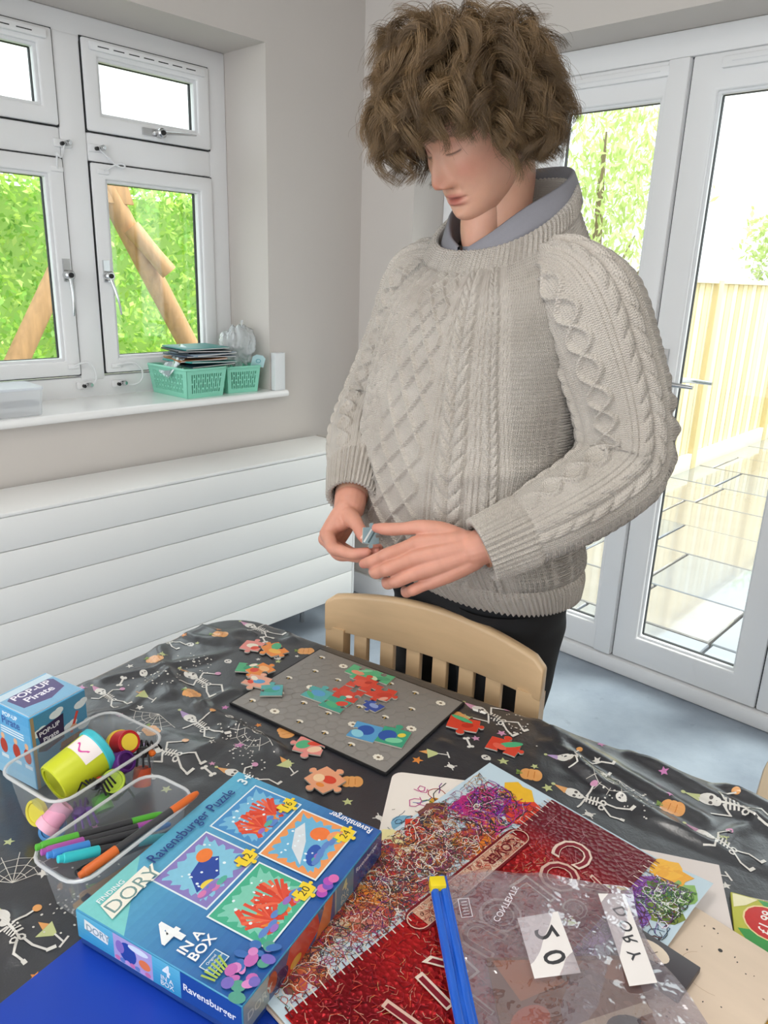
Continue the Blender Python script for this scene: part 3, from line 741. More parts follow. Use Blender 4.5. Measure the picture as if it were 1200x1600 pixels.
A.build('printed_pattern', print_mat('cloth ink', .35, sc=60, coat=.7), clo)

# ---------------------------------------------------------------- wooden chair
def make_chair(name, label, loc_, rz, group):
    """local: x across, y = forward (towards the table), z up; back at y = 0"""
    c = thing(name, label, 'chair', loc_, rz, group)
    hw = .225
    def arc(x): return -.028 * (1 - (x / hw) ** 2)      # back curves away in the middle
    xs = np.linspace(-hw, hw, 25); G1 = []
    for x in xs:
        top = .803 + .028 * (1 - (x / hw) ** 2); e = max(0, abs(x) - (hw - .02)) / .02; top -= .012 * e * e
        y = arc(x); bot = .727
        sec = [(y - .011, bot), (y + .011, bot), (y + .011, top - .006), (y + .006, top), (y - .006, top), (y - .011, top - .006)]
        G1.append([(x, a, b) for a, b in sec])
    m = MB(); n = 6
    for i in range(len(G1)): m.V += G1[i]
    for i in range(len(G1) - 1):
        for j in range(n): m.F.append((i * n + j, i * n + (j + 1) % n, (i + 1) * n + (j + 1) % n, (i + 1) * n + j)); m.M.append(0)
    m.F += [tuple(range(n - 1, -1, -1)), tuple(range((len(G1) - 1) * n, len(G1) * n))]; m.M += [0, 0]
    m.build('top_rail', m_beech, c, smooth=True, bevel=.003)
    for sx in (-1, 1):
        x = sx * (hw - .0225); q = MB()
        P = [(x, -.0, .0), (x, .0, .42), (x, arc(x), .60), (x, arc(x), .735)]
        for a, b in zip(P[:-1], P[1:]):
            q.add([(x + i * .0215, p[1] + j * .0125, p[2]) for p in (a, b) for i, j in ((-1, -1), (1, -1), (1, 1), (-1, 1))], [(0, 3, 2, 1), (4, 5, 6, 7), (0, 1, 5, 4), (1, 2, 6, 5), (2, 3, 7, 6), (3, 0, 4, 7)])
        q.build('back_leg', m_beech, c)
        MB().box(sx * (hw - .03) - .018, sx * (hw - .03) + .018, .37, .406, 0, .425).build('front_leg', m_beech, c, bevel=.004)
        MB().box(sx * (hw - .03) - .009, sx * (hw - .03) + .009, .01, .38, .2, .235).build('stretcher', m_beech, c, bevel=.003)
    for k in range(6):
        x = -.1295 + k * .0563 - .0005
        MB().box(x - .0148, x + .0148, arc(x) - .007, arc(x) + .007, .5, .729).build('slat', m_beech, c, bevel=.002)
    MB().box(-hw + .03, hw - .03, -.01, .012, .47, .505).build('lower_rail', m_beech, c, bevel=.003)
    sp = []
    for t in np.linspace(0, 2 * math.pi, 48, endpoint=False):
        a, b = math.cos(t), math.sin(t); sp.append((.225 * math.copysign(abs(a) ** .5, a), .21 + .215 * math.copysign(abs(b) ** .5, b)))
    MB().prism(sp, .425, .45).build('seat', m_beech, c, bevel=.008)
    return c
ch = make_chair('wooden_chair', 'beech chair with slatted back pushed in at the far table edge', tw(.4575, -.05, 0), TA + math.pi, 'beech chairs'); ch.scale = (1.035, 1, .972)
make_chair('wooden_chair', 'beech chair mostly cut off by the right edge beyond the table', tw(1.452, -.41, 0), TA + math.radians(90), 'beech chairs')
# ================================================================ THINGS ON THE TABLE
m_ink = print_mat('printed card', .38, coat=.15)
m_inkg = print_mat('glossy print', .22, coat=.4)
def Tt(name, label, cat, u, v, z, rot=0.0, group=None): return thing(name, label, cat, tw(u, v, z), TA + rot, group)
def flatfn(z0): return lambda x, y, h: (x, y, z0 + h)
def scribble(A, x0, y0, x1, y1, n, cols, w, g, ext=.06, segs=9, clip=True):
    """loose pen scribble: smooth random strokes"""
    for _ in range(n):
        x, y = g.uniform(x0, x1), g.uniform(y0, y1); a = g.uniform(0, 6.28); k = g.normal(0, 1.2); P = []
        for i in range(segs):
            if not clip or (x0 <= x <= x1 and y0 <= y <= y1): P.append((x, y))
            x += math.cos(a) * ext / segs; y += math.sin(a) * ext / segs; a += k * .55 + g.normal(0, .35)
        if len(P) > 1: A.line(P, w, cols[int(g.integers(0, len(cols)))])
        if A.h > A.base + .0009: A.h = A.base + .00025

# ---------------------------------------------------------------- grey bee-print board
m_board = mat('grey laminated board', '#8b8681', .42, var=.06, vscale=14)
bd = Tt('lap_board', 'grey board printed with bees, half-built jigsaw on it', 'board', .423, .153, TZ + .002, math.radians(-1))
MB().box(-.157, .157, -.119, .119, 0, .0036).build('panel', m_board, bd, bevel=.002)
q = MB().ring(-.159, .159, -.121, .121, .004, -.0005, .0032, axis='x'); q.V = [(y, z, x) for x, y, z in q.V]; q.build('dark_edge', m_black, bd)
A = Art(flatfn(.0038)); r = .0118
for i in range(-8, 9):
    for j in range(-7, 8):
        cx, cy = i * r * 1.74 + (j % 2) * r * .87, j * r * 1.5
        if abs(cx) < .144 and abs(cy) < .107:
            A.reset(); A.line([(cx + r * .93 * math.cos(t), cy + r * .93 * math.sin(t)) for t in [math.pi / 6 + k * math.pi / 3 for k in range(6)]], .0009, '#98928c', closed=True)
g = np.random.default_rng(21)
def bee(x, y):
    A.reset(); A.h += .0001
    A.ell(x, y, .005, .003, '#2d2a28'); A.ell(x - .003, y + .004, .004, .0022, '#ece4d6', .6); A.ell(x + .003, y + .004, .004, .0022, '#ece4d6', -.6); A.rect(x - .001, y - .003, x + .001, y + .003, '#c9a24a')
def daisy(x, y):
    A.reset(); A.h += .0001
    for k in range(9): A.ell(x + .0055 * math.cos(k * .7), y + .004 * math.sin(k * .7), .0036, .0028, '#efe7d6', k * .7, 8)
    A.ell(x, y, .0028, .0024, '#7c6a55')
for i in range(6):
    for j in range(5):
        x, y = -.132 + i * .052 + (j % 2) * .022, -.096 + j * .047
        if abs(x) < .146: (daisy if (i + 2 * j) % 4 == 1 else bee)(x, y)
A.build('bee_print', m_ink, bd)

# ---------------------------------------------------------------- jigsaw pieces
def piece_outline(w, h, tabs):
    """four sides, each 0 flat, 1 tab, -1 blank"""
    def side(L, t):
        if t == 0: return [(0, 0)]
        P = [(0, 0), (.36, .03), (.40, .02), (.41, .06), (.36, .14), (.38, .22), (.45, .27), (.55, .27), (.62, .22), (.64, .14), (.59, .06), (.60, .02), (.64, .03)]
        return [(x * L, y * L * t) for x, y in P]
    c = [(-w / 2, -h / 2), (w / 2, -h / 2), (w / 2, h / 2), (-w / 2, h / 2)]; d = [(1, 0), (0, 1), (-1, 0), (0, -1)]; out = []
    for k in range(4):
        L = w if k % 2 == 0 else h
        for x, y in side(L, tabs[k]):
            out.append((c[k][0] + d[k][0] * x + d[k][1] * y, c[k][1] + d[k][1] * x - d[k][0] * y))
    return out
m_card = mat('grey pulp card', '#b9b3a8', .8, var=.1)
def jigsaw(u, v, rot, w, h, tabs, base, blobs, label, z=TZ + .0022, group='loose jigsaw pieces'):
    t = Tt('jigsaw_piece', label, 'jigsaw piece', u, v, z, rot, group)
    P = piece_outline(w, h, tabs)
    MB().prism(P, 0, .0022).build('card_body', m_card, t)
    A = Art(flatfn(.0022)); A.poly(P, base)
    for bx, by, rx, ry, c in blobs: A.ell(bx * w, by * h, rx * w, ry * h, c, bx * 3)
    A.build('picture_face', m_inkg, t); return t
RED, ORG, GRN, TEAL, BLU, DBL, PNK, YEL, CRM = '#d8452f', '#e98a3c', '#4fae7c', '#57a9a6', '#5a9fce', '#2f57a8', '#e58f86', '#e6d04c', '#efe3cf'
zb_ = TZ + .0062
J = [
 (.154, .097, .3, .040, .034, (1, -1, 1, 0), PNK, [(0, 0, .3, .25, CRM), (.2, -.2, .2, .2, RED)], 'pink and cream jigsaw piece, topmost at the far left of the board'),
 (.199, .083, -.4, .046, .038, (1, 1, -1, 1), ORG, [(-.2, .2, .3, .25, GRN), (.15, -.1, .3, .2, '#f0b24a')], 'orange jigsaw piece with green patch beside the board\'s far corner'),
 (.206, .166, .5, .040, .032, (0, 1, -1, 0), GRN, [(.1, 0, .3, .3, '#3f9a72'), (.2, .3, .2, .15, CRM)], 'green jigsaw piece with straight edges off the board\'s left side'),
 (.237, .166, -.2, .038, .040, (1, -1, 1, -1), ORG, [(0, .2, .3, .2, '#f3b67a'), (-.2, -.2, .2, .2, RED)], 'orange jigsaw piece overlapping the left board edge'),
 (.258, .199, .2, .044, .034, (1, 1, 1, -1), '#e7a78e', [(.1, 0, .25, .2, BLU), (-.2, .2, .2, .15, CRM), (-.2, -.2, .15, .15, RED)], 'peach jigsaw piece with blue spot on the left board edge'),
 (.300, .208, .65, .038, .034, (0, 0, 1, -1), TEAL, [(0, 0, .35, .2, '#3f9f86'), (.2, .2, .2, .2, BLU)], 'teal corner jigsaw piece at the board\'s near left'),
 (.447, .286, .3, .046, .036, (1, -1, 1, 1), PNK, [(-.25, 0, .22, .35, GRN), (.1, .2, .25, .15, RED), (.2, -.2, .25, .2, '#f0c9a8')], 'pink jigsaw piece with green end at the near board edge'),
 (.515, .338, -.25, .044, .042, (1, 1, 1, 1), '#eba47e', [(.1, .1, .25, .2, RED), (-.2, -.1, .2, .2, '#f5cfa4'), (.1, -.3, .15, .1, ORG)], 'orange jigsaw piece with four knobs on the black cloth'),
 (.612, .094, .25, .050, .034, (1, 1, -1, 0), RED, [(-.1, .35, .4, .15, GRN), (.15, -.1, .2, .2, '#c23524')], 'red jigsaw piece with green edge right of the board'),
 (.691, .112, .1, .048, .034, (-1, 1, 1, 0), RED, [(.2, .3, .4, .2, GRN), (-.1, -.1, .25, .2, '#e4614a')], 'red jigsaw piece with green tip furthest right'),
]
for k, q in enumerate(J): jigsaw(*q, z=TZ + .0022 + .0005 * (k % 3) + (.006 if 2 < k < 6 else 0))
JB = [
 (.382, .060, .05, .045, .032, (1, 1, -1, 0), GRN, [(.0, -.2, .3, .2, '#e58f6e'), (.2, .2, .3, .12, '#7cc79c')], 'green straight-edged jigsaw piece at the top of the built part'),
 (.426, .056, .05, .042, .032, (-1, 0, -1, 0), GRN, [(.1, -.1, .35, .2, '#3e9c70'), (-.2, -.3, .2, .15, '#cfe3b8')], 'green jigsaw piece ending the top row of the built part'),
 (.410, .094, .05, .045, .040, (-1, 1, 1, -1), RED, [(0, 0, .35, .3, '#e2543c'), (.2, .2, .15, .12, '#b93222')], 'red jigsaw piece in the middle of the built part'),
 (.455, .100, .05, .044, .038, (1, 1, -1, -1), RED, [(.2, -.1, .3, .2, '#c93c29'), (.3, -.4, .2, .12, '#e7a28b')], 'red jigsaw piece right of the middle on the board'),
 (.412, .135, .05, .045, .040, (1, -1, -1, 1), '#cf3f2c', [(-.1, 0, .3, .25, RED), (.1, -.2, .14, .1, '#f1d9c9')], 'dark red jigsaw piece below the middle on the board'),
 (.368, .168, .05, .045, .036, (0, 1, 1, -1), TEAL, [(0, .1, .3, .25, BLU), (-.2, -.2, .3, .12, GRN)], 'blue and teal jigsaw piece low on the board\'s left'),
 (.412, .176, .05, .044, .036, (0, -1, 1, -1), '#3f9f86', [(.2, .2, .25, .2, RED), (-.1, -.1, .3, .2, GRN)], 'green jigsaw piece at the bottom of the built part'),
 (.468, .142, -.2, .030, .024, (1, 0, -1, 1), '#3b4f9a', [(0, 0, .3, .25, '#8fa0d0')], 'small navy jigsaw piece right of the built part'),
 (.497, .211, .2, .046, .044, (0, 1, 0, -1), BLU, [(0, .1, .3, .3, DBL), (-.2, -.2, .25, .2, '#8fd0e2')], 'sky blue jigsaw piece with navy spot near the board\'s right corner'),
 (.541, .197, .2, .046, .044, (0, 0, 1, -1), '#3f9f7c', [(-.2, 0, .3, .35, DBL), (.25, .2, .15, .12, YEL), (.1, -.2, .3, .15, '#7fd0a4')], 'green jigsaw piece with navy and yellow spots near the board\'s right corner'),
]
for k, q in enumerate(JB): jigsaw(*q, z=zb_ + .0004 * (k % 4), group='jigsaw pieces on the board')

# ---------------------------------------------------------------- puzzle box
BW, BL, BH = .222, .268, .046
m_lid = mat('blue printed carton', '#4b9cc4', .4, var=.05)
pz = Tt('puzzle_box', 'flat blue cardboard jigsaw puzzle box with four picture panels', 'puzzle box', .568, .567, TZ + .0065, math.radians(4.5))
MB().box(-BW / 2, BW / 2, -BL / 2, BL / 2, .010, BH).build('lid', m_lid, pz, bevel=.0015)
MB().box(-BW / 2 + .002, BW / 2 - .002, -BL / 2 + .002, BL / 2 - .002, 0, .02).build('tray', mat('navy carton', '#27498f', .5), pz)
# lid art: a along +y (reading direction), b up towards -x
def lidfn(a, b, h): return (BW / 2 - b, -BL / 2 + a, BH + h)
A = Art(lidfn, base=.0003)
def grad(A, x0, y0, x1, y1, c0, c1, n=14, vert=True):
    a0 = np.array([int(c0[i:i+2], 16) for i in (1, 3, 5)]); a1 = np.array([int(c1[i:i+2], 16) for i in (1, 3, 5)])
    for i in range(n):
        c = '#%02x%02x%02x' % tuple(int(q) for q in a0 + (a1 - a0) * (i + .5) / n); h = A.h
        if vert: A.rect(x0, y0 + (y1 - y0) * i / n, x1, y0 + (y1 - y0) * (i + 1) / n, c)
        else: A.rect(x0 + (x1 - x0) * i / n, y0, x0 + (x1 - x0) * (i + 1) / n, y1, c)
        A.h = h
    A.h += A.step
e = .001
grad(A, e, e, BL - e, BW - e, '#2a5aa4', '#63b4d2', 20)
A.poly([(e, BW - e), (.09, BW - e), (e, BW - .07)], '#7fd0cf')
def jig_label(x, y, s, t):
    P = [(x + q[0], y + q[1]) for q in piece_outline(s, s * .8, (1, 1, -1, 1))]; A.poly(P, '#f2d233'); A.text(t, x, y - s * .22, s * .62, '#3b3420', align='c')
def sea_panel(x, y, w, h, frame, bgc, kind):
    A.h += .00002
    A.rect(x - .002, y - .002, x + w + .002, y + h + .002, '#dfeef2'); A.rect(x, y, x + w, y + h, frame)
    # wavy inner frame
    P = []
    for k in range(64):
        t = k / 64 * 4; i = int(t); q = t - i; a = .007 + .0035 * math.sin(k * 1.9)
        P.append([(x + a + q * (w - 2 * a), y + a), (x + w - a, y + a + q * (h - 2 * a)), (x + w - a - q * (w - 2 * a), y + h - a), (x + a, y + h - a - q * (h - 2 * a))][i])
    A.poly(P, bgc)
    gg = np.random.default_rng(int(x * 9000 + y * 700))
    if kind == 'reef':
        for k in range(7):
            cx = x + w * (.18 + .64 * k / 6); hh = h * gg.uniform(.3, .7); c = ['#e04f38', '#ef8f3d', '#d8432c'][k % 3]
            A.line([(cx + .004 * math.sin(i * 1.3 + k), y + h * .12 + hh * i / 6) for i in range(7)], w * .07, c)
        for k, (bx, by, sp) in enumerate(((.36, .2, .95), (.66, .24, .8))):      # two fans of branching coral
            for q in np.linspace(-sp, sp, 9):
                L_ = h * (.5 - .12 * abs(q)); ex_, ey_ = x + w * bx + L_ * math.sin(q), y + h * by + L_ * math.cos(q)
                A.line([(x + w * bx, y + h * by), (.5 * (x + w * bx + ex_) + .002 * math.sin(q * 7), .5 * (y + h * by + ey_)), (ex_, ey_)], w * .045, ['#e04f38', '#d8432c', '#ea6a4c'][(k + int(q * 10)) % 3])
    elif kind == 'open':
        A.poly([(x + w * .12, y + h * .3), (x + w * .3, y + h * .62), (x + w * .6, y + h * .7), (x + w * .75, y + h * .5), (x + w * .5, y + h * .25)], '#2c4aa0')
        A.ell(x + w * .66, y + h * .7, w * .13, h * .12, '#ef7f3a', .3); A.ell(x + w * .3, y + h * .28, w * .1, h * .07, '#ecd24a', -.3)
        A.ell(x + w * .25, y + h * .2, w * .2, h * .08, '#8f7fc0')
    elif kind == 'wave':
        A.poly([(x + w * .1, y + h * .35), (x + w * .3, y + h * .66), (x + w * .62, y + h * .85), (x + w * .8, y + h * .8), (x + w * .5, y + h * .55)], '#d9dfe4')
        A.ell(x + w * .34, y + h * .28, w * .2, h * .12, '#2c57b0', .4); A.ell(x + w * .72, y + h * .45, w * .13, h * .16, '#ef7a3c', .6); A.ell(x + w * .78, y + h * .22, w * .12, h * .1, '#f0a06a', -.4)
    for _ in range(12): A.ell(x + w * gg.uniform(.15, .85), y + h * gg.uniform(.3, .88), w * .012 * (1 + gg.random()), w * .012 * (1 + gg.random()), '#e6f5fa', n=9)
    for _ in range(10): A.ell(x + w * gg.uniform(.12, .88), y + h * gg.uniform(.1, .24), w * .05 * (1 + gg.random()), h * .05, ['#9a6fc0', '#5f86c8', '#d47ab0', '#58b09c'][int(gg.integers(0, 4))], n=10)
    A.h += .00006
pw, ph = .086, .076
sea_panel(.070, .104, pw, ph, '#8b7fc0', '#86c5df', 'open'); sea_panel(.168, .112, pw, ph - .006, '#4c8fc8', '#78b9dc', 'reef')
sea_panel(.062, .018, pw, ph, '#49b08c', '#7fcbb4', 'reef'); sea_panel(.160, .026, pw, ph, '#ee9a5c', '#6fb3d8', 'wave')
jig_label(.146, .112, .022, '12'); jig_label(.243, .124, .022, '16'); jig_label(.139, .027, .022, '20'); jig_label(.236, .034, .022, '24')
A.text('Ravensburger Puzzle', .086, BW - .027, .0205, '#1f3f86', bold=.006, sx=.84); A.text('3+', .246, BW - .028, .02, '#e9f4f6', bold=.02)
A.poly([(.008, BW - .046), (.076, BW - .040), (.078, BW - .020), (.014, BW - .022)], '#f3efe2'); A.text('FINDING', .015, BW - .0195, .009, '#eef6f8', bold=.01)
A.text('DORY', .012, BW - .043, .0262, '#f8f4e6', bold=.02); A.text('DORY', .0125, BW - .0425, .025, '#7b9a98')
A.text('4', .012, .098, .045, '#f4f7f8', bold=.03); A.text('IN A', .012, .082, .0155, '#f4f7f8', bold=.02); A.text('BOX', .012, .068, .0155, '#f4f7f8', bold=.02)
A.rect(.010, .043, .034, .061, '#cfe3ea'); A.rect(.011, .044, .033, .060, '#3c78ac')
for i, s in enumerate(('Original', 'Ravensburger', 'Quality')): A.text(s, .022, .0548 - i * .0045, .0042, '#e9f2f5', align='c')
for k in range(22):
    gx, gy = g.uniform(.002, .064), g.uniform(.002, .036); A.ell(gx, gy, .005 + .004 * g.random(), .004 + .003 * g.random(), ['#3f6fb5', '#7a6bc0', '#c46bb4', '#57a08c', '#d88ac6'][k % 5], g.random() * 3, 12)
for k in range(6): A.line([(.006 + k * .0035, .038), (.004 + k * .005, .052)], .0022, '#a8c455')
A.text('Ravensburger', BL - .0075, .008, .0135, '#f2f5f9', rot=math.radians(88), bold=.012, sx=.82)
for k in range(5): A.ell(.146 + .006 * k, .008 + .003 * (k % 2), .006, .006, ['#b04fb4', '#d86cb0', '#7d55b8'][k % 3])
A.build('lid_print', m_inkg, pz)
# near side (facing -y) reads left to right along +x
A = Art(lambda a, b, h: (-BW / 2 + a, -BL / 2 - h, b), base=.0003)
z0, z1 = .0105, BH - .001
grad(A, .001, z0, .146, z1, '#3f9ac8', '#67bcd8', 8); A.rect(.146, z0, BW - .001, z1, '#1f4c9c')
A.poly([(.012, z0 + .016), (.046, z0 + .012), (.048, z0 + .024), (.013, z0 + .029)], '#eef0ea'); A.text('DORY', .0145, z0 + .0155, .0125, '#8fa6ac', bold=.02)
A.rect(.055, z0 + .0005, .109, z1 - .0005, '#b6a7d8'); A.ell(.075, z0 + .017, .012, .013, '#2c4aa0'); A.ell(.098, z0 + .014, .008, .006, '#ef7f3a'); A.ell(.064, z0 + .02, .006, .008, '#8f76c0'); A.ell(.09, z0 + .028, .014, .004, '#dfe8f6')
for k in range(7): A.ell(.06 + k * .007, z0 + .004, .004, .003, ['#d47ab0', '#6a86c8', '#c9a0dc'][k % 3])
A.text('4', .128, z0 + .018, .02, '#eef5f8', bold=.03, align='c'); A.text('IN A', .128, z0 + .0105, .0085, '#eef5f8', align='c', bold=.01); A.text('BOX', .128, z0 + .0035, .0085, '#eef5f8', align='c', bold=.01)
A.text('Ravensburger', .149, z0 + .014, .0118, '#f4f6fa', bold=.018)
A.build('near_side_print', m_inkg, pz)
# right side (facing +x) reads along +y
A = Art(lambda a, b, h: (BW / 2 + h, -BL / 2 + a, b), base=.0003)
grad(A, .001, z0, .2, z1, '#8a948e', '#a7a89a', 6); A.rect(.2, z0, BL - .001, z1, '#22407e'); A.rect(.163, z0, .2, z1, '#5d8294')
A.rect(.04, z0, .16, z1, '#46577e'); A.poly([(.06, z0), (.075, z1), (.125, z1), (.13, z0 + .012), (.1, z0)], '#c8432f'); A.poly([(.12, z0), (.14, z1), (.156, z1), (.15, z0)], '#cf6f3a')
A.ell(.058, z0 + .012, .014, .01, '#3a2a50'); A.ell(.045, z0 + .02, .008, .012, '#b0502f'); A.ell(.085, z0 + .008, .01, .006, '#d8a33f')
A.text('DORY', .006, z0 + .011, .014, '#c9c8b4', bold=.02)
A.text('4', .181, z0 + .018, .02, '#c9cf9c', bold=.03, align='c'); A.text('IN A', .181, z0 + .0105, .0085, '#c9cfb4', align='c'); A.text('BOX', .181, z0 + .0035, .0085, '#c9cfb4', align='c')
A.text('Ravensburger', .205, z0 + .022, .0092, '#dfe4ee', bold=.012)
A.build('right_side_print', m_inkg, pz)
# blue folder under the box
fo = Tt('plastic_folder', 'plain royal blue plastic folder under the puzzle box', 'folder', .640, .750, TZ + .0012, math.radians(0))
MB().box(-.178, .178, -.2, .13, 0, .0022).build('cover', mat('royal blue plastic', '#123fae', .42, var=.05), fo, bevel=.0008)
MB().box(-.176, .176, -.198, .128, .0022, .0042).build('cover', mat('royal blue plastic', '#123fae', .42), fo, bevel=.0008)

# ---------------------------------------------------------------- pirate game box
pb = Tt('game_box', 'small blue cardboard game box with purple title flag behind the plastic tub', 'game box', .1565, .541, TZ + .001, math.radians(3))
w2, l2, hh = .043, .0455, .114
MB().box(-w2, w2, -l2, l2, 0, hh).build('carton', mat('sky blue carton', '#5aa9d6', .4, var=.05), pb, bevel=.0015)
MB().box(-w2 + .002, w2 - .002, -l2 + .002, l2 - .002, hh, hh + .0012).build('lid_flap', mat('pale carton', '#b9cfe0', .4), pb)
# right face (+x)
A = Art(lambda a, b, h: (w2 + h, -l2 + a, b), base=.0003); L2 = 2 * l2
A.rect(.001, .001, L2 - .001, hh - .001, '#4c8fb4'); A.rect(.001, .001, L2 - .001, .03, '#6b97a0')
for x, y in ((.012, .085), (.04, .1), (.06, .07), (.08, .095), (.083, .06)): A.ell(x, y, .01, .006, '#e4ecee'); A.ell(x + .006, y + .003, .007, .005, '#e4ecee')
A.poly([(.008, .088), (.052, .096), (.05, .058), (.02, .052), (.008, .057), (.012, .07)], '#33264a')
A.text('POP-UP', .029, .08, .0098, '#f2eff6', align='c', bold=.02, rot=.12); A.text('Pirate', .03, .068, .0105, '#f2eff6', align='c', bold=.02, rot=.1); A.rect(.017, .0625, .043, .064, '#a99cc0')
A.poly([(.044, .012), (.04, .034), (.044, .052), (.078, .054), (.084, .034), (.08, .012)], '#8a5734')
for x in (.052, .062, .072): A.line([(x, .012), (x, .053)], .0006, '#6a4024')
A.line([(.041, .025), (.083, .025)], .003, '#5a4a40'); A.line([(.041, .043), (.083, .044)], .003, '#5a4a40')
A.line([(.062, .06), (.074, .086)], .0045, '#d84a3a'); A.ell(.066, .066, .006, .004, '#e8b48c')
A.rect(.001, .001, .006, hh - .001, '#a98f6a'); A.build('right_face_print', m_ink, pb)
# near face (-y)
A = Art(lambda a, b, h: (-w2 + a, -l2 - h, b), base=.0003); W2 = 2 * w2
grad(A, .001, .001, W2 - .001, hh - .001, '#9fd0ea', '#4f9fd2', 8); A.text('Pirate', .044, .088, .017, '#1f4f9a', align='c', bold=.02); A.text('POP-UP', .044, .101, .0095, '#eef4f8', align='c', bold=.02)
for i in range(3): A.rect(.02, .081 - i * .004, .07, .083 - i * .004, '#e4eff5')
for x in (.022, .05, .074): A.ell(x, .05, .008, .012, '#b8402f'); A.ell(x, .066, .004, .005, '#e6b48e'); A.rect(x - .008, .03, x + .008, .036, '#d9e6ee')
A.build('near_face_print', m_ink, pb)
# top
A = Art(lambda a, b, h: (w2 - b, -l2 + a, hh + .0012 + h), base=.0003)
A.rect(.003, .003, L2 - .003, W2 - .003, '#7db4d8'); A.poly([(.01, .06), (.03, .075), (.07, .076), (.084, .06), (.08, .03), (.05, .018), (.012, .026)], '#4a3a78')
A.text('POP-UP', .046, .052, .018, '#efeaf6', align='c', bold=.02, rot=0); A.text('Pirate', .046, .034, .019, '#efeaf6', align='c', bold=.02); A.rect(.004, .066, .088, .08, '#c7dcea')
A.build('top_print', m_inkg, pb)

# ---------------------------------------------------------------- clear tubs
m_tub = clear_mat('clear polypropylene', '#f4f7f9', refl=.06, rough=.12, density=.2, dcol=(.97, .98, 1))
def rrect(w, l, r, n=6):
    P = []
    for cx, cy, a in ((w - r, l - r, 0), (-w + r, l - r, 1), (-w + r, -l + r, 2), (w - r, -l + r, 3)):
        for t in np.linspace(a * math.pi / 2, (a + 1) * math.pi / 2, n): P.append((cx + r * math.cos(t), cy + r * math.sin(t)))
    return P
def tub(label, u, v, w, l, h, rot):
    t = Tt('plastic_tub', label, 'tub', u, v, TZ + .001, rot, 'clear food tubs')
    rings = [(w - .012, l - .012, .016, 0), (w - .011, l - .011, .018, .004), (w - .003, l - .003, .022, h - .006), (w - .002, l - .002, .022, h), (w + .003, l + .003, .026, h)]
    G = [[(x, y, z) for x, y in rrect(a, b, r) + [rrect(a, b, r)[0]]] for a, b, r, z in rings]
    m = MB().grid(G); n = len(G[0]) - 1; m.F.append(tuple(range(n))); m.M.append(0)
    m.build('body', m_tub, t, smooth=True)
    P = [(x, y, h) for x, y in rrect(w + .002, l + .002, .026)]
    MB().tube(P, .0020, 8, closed=True).build('rim', clear_mat('tub rim', '#fbfcfd', refl=.06, rough=.2, density=.62, dcol=(1, 1, 1)), t, smooth=True)
    return t
tub('clear tub full of modelling dough pots and small toys', .2705, .551, .061, .086, .070, math.radians(1))
tub('clear tub of felt-tip pens beside the puzzle box', .4135, .612, .042, .088, .066, math.radians(2))
# pots: lathe along local z, then laid down
def place(o, u, v, z, direction, roll=0):
    """orient local +z along a table-frame direction (u, v, up)"""
    d = Vector((TU[0] * direction[0] + TV[0] * direction[1], TU[1] * direction[0] + TV[1] * direction[1], direction[2])).normalized()
    o.location = tw(u, v, z); o.rotation_euler = (d.to_track_quat('Z', 'Y') @ Matrix.Rotation(roll, 3, 'Z').to_quaternion()).to_euler()
def pot(label, u, v, z, dirn, r, L, cbody, clid, lid=True, paper=None, roll=0, group='dough pots'):
    t = thing('dough_pot', label, 'pot', (0, 0, 0), 0, group)
    mb = mat('pot ' + cbody, cbody, .42, var=.05); ml = mat('pot ' + clid, clid, .4, var=.05)
    MB().lathe([(r * .80, .0025), (r * .84, 0), (r * .9, .001), (r * .93, .006), (r, L), (r * .98, L)], 40).build('cup', mb, t, smooth=True, sharp=35)
    MB().lathe([(r * .70, .0022), (r * .70, .0004), (r * .8, .0004), (r * .8, .0022)], 40).build('base_ring', mb, t, smooth=True, sharp=35)
    if clid == '#e8c63c': MB().lathe([(r * .66, .0012), (r * .66, -.0006)], 32).build('base_disc', ml, t, smooth=True, sharp=35)
    if lid: MB().lathe([(r * 1.03, L - .004), (r * 1.08, L - .003), (r * 1.08, L + .005), (r * 1.02, L + .007), (r * .9, L + .007), (r * .88, L + .004)], 40).build('lid', ml, t, smooth=True, sharp=35)
    if paper:
        G = []
        for q in np.linspace(paper[0], paper[1], 14): G.append([((r * (.935 + .065 * zz) + .0004) * math.cos(q), (r * (.935 + .065 * zz) + .0004) * math.sin(q), L * zz) for zz in (.55, .95)])
        pp = MB().grid(G).build('paper_label', mat('white label', '#f2e6e4', .6), t, smooth=True)
        G = []
        for q in np.linspace(paper[0] + .3, paper[1] - .35, 10): G.append([((r * (.935 + .065 * zz) + .0007) * math.cos(q), (r * (.935 + .065 * zz) + .0007) * math.sin(q), L * (zz + .06 * math.sin(q * 9))) for zz in (.66, .70)])
        MB().grid(G).build('label_swirl', mat('pink ink', '#d8419c', .5), pp, smooth=True)
    place(t, u, v, z, dirn, roll); return t
pot('big lime yellow dough pot with turquoise lid lying in the tub', .281, .607, TZ + .060, (.05, -1, .22), .0305, .066, '#c8cf2a', '#3fb7c4', paper=(1.2, 2.6))
pot('small red dough pot with yellow base in the tub', .309, .508, TZ + .080, (-.85, -.1, -.5), .0175, .030, '#c8232c', '#e8c63c', group='dough pots')
pot('small purple dough pot next to the red one', .326, .527, TZ + .068, (-.8, .1, -.55), .016, .028, '#5a2378', '#6a3088')
pot('small pink dough pot upside down at the near end of the tub', .3125, .612, TZ + .048, (-.25, .9, -.75), .0135, .03, '#e8a3bd', '#eeb4c8')
pot('little orange dough pot against the tub\'s right wall', .3175, .497, TZ + .036, (.2, .3, -1), .0125, .024, '#e2582f', '#e2582f', lid=False)
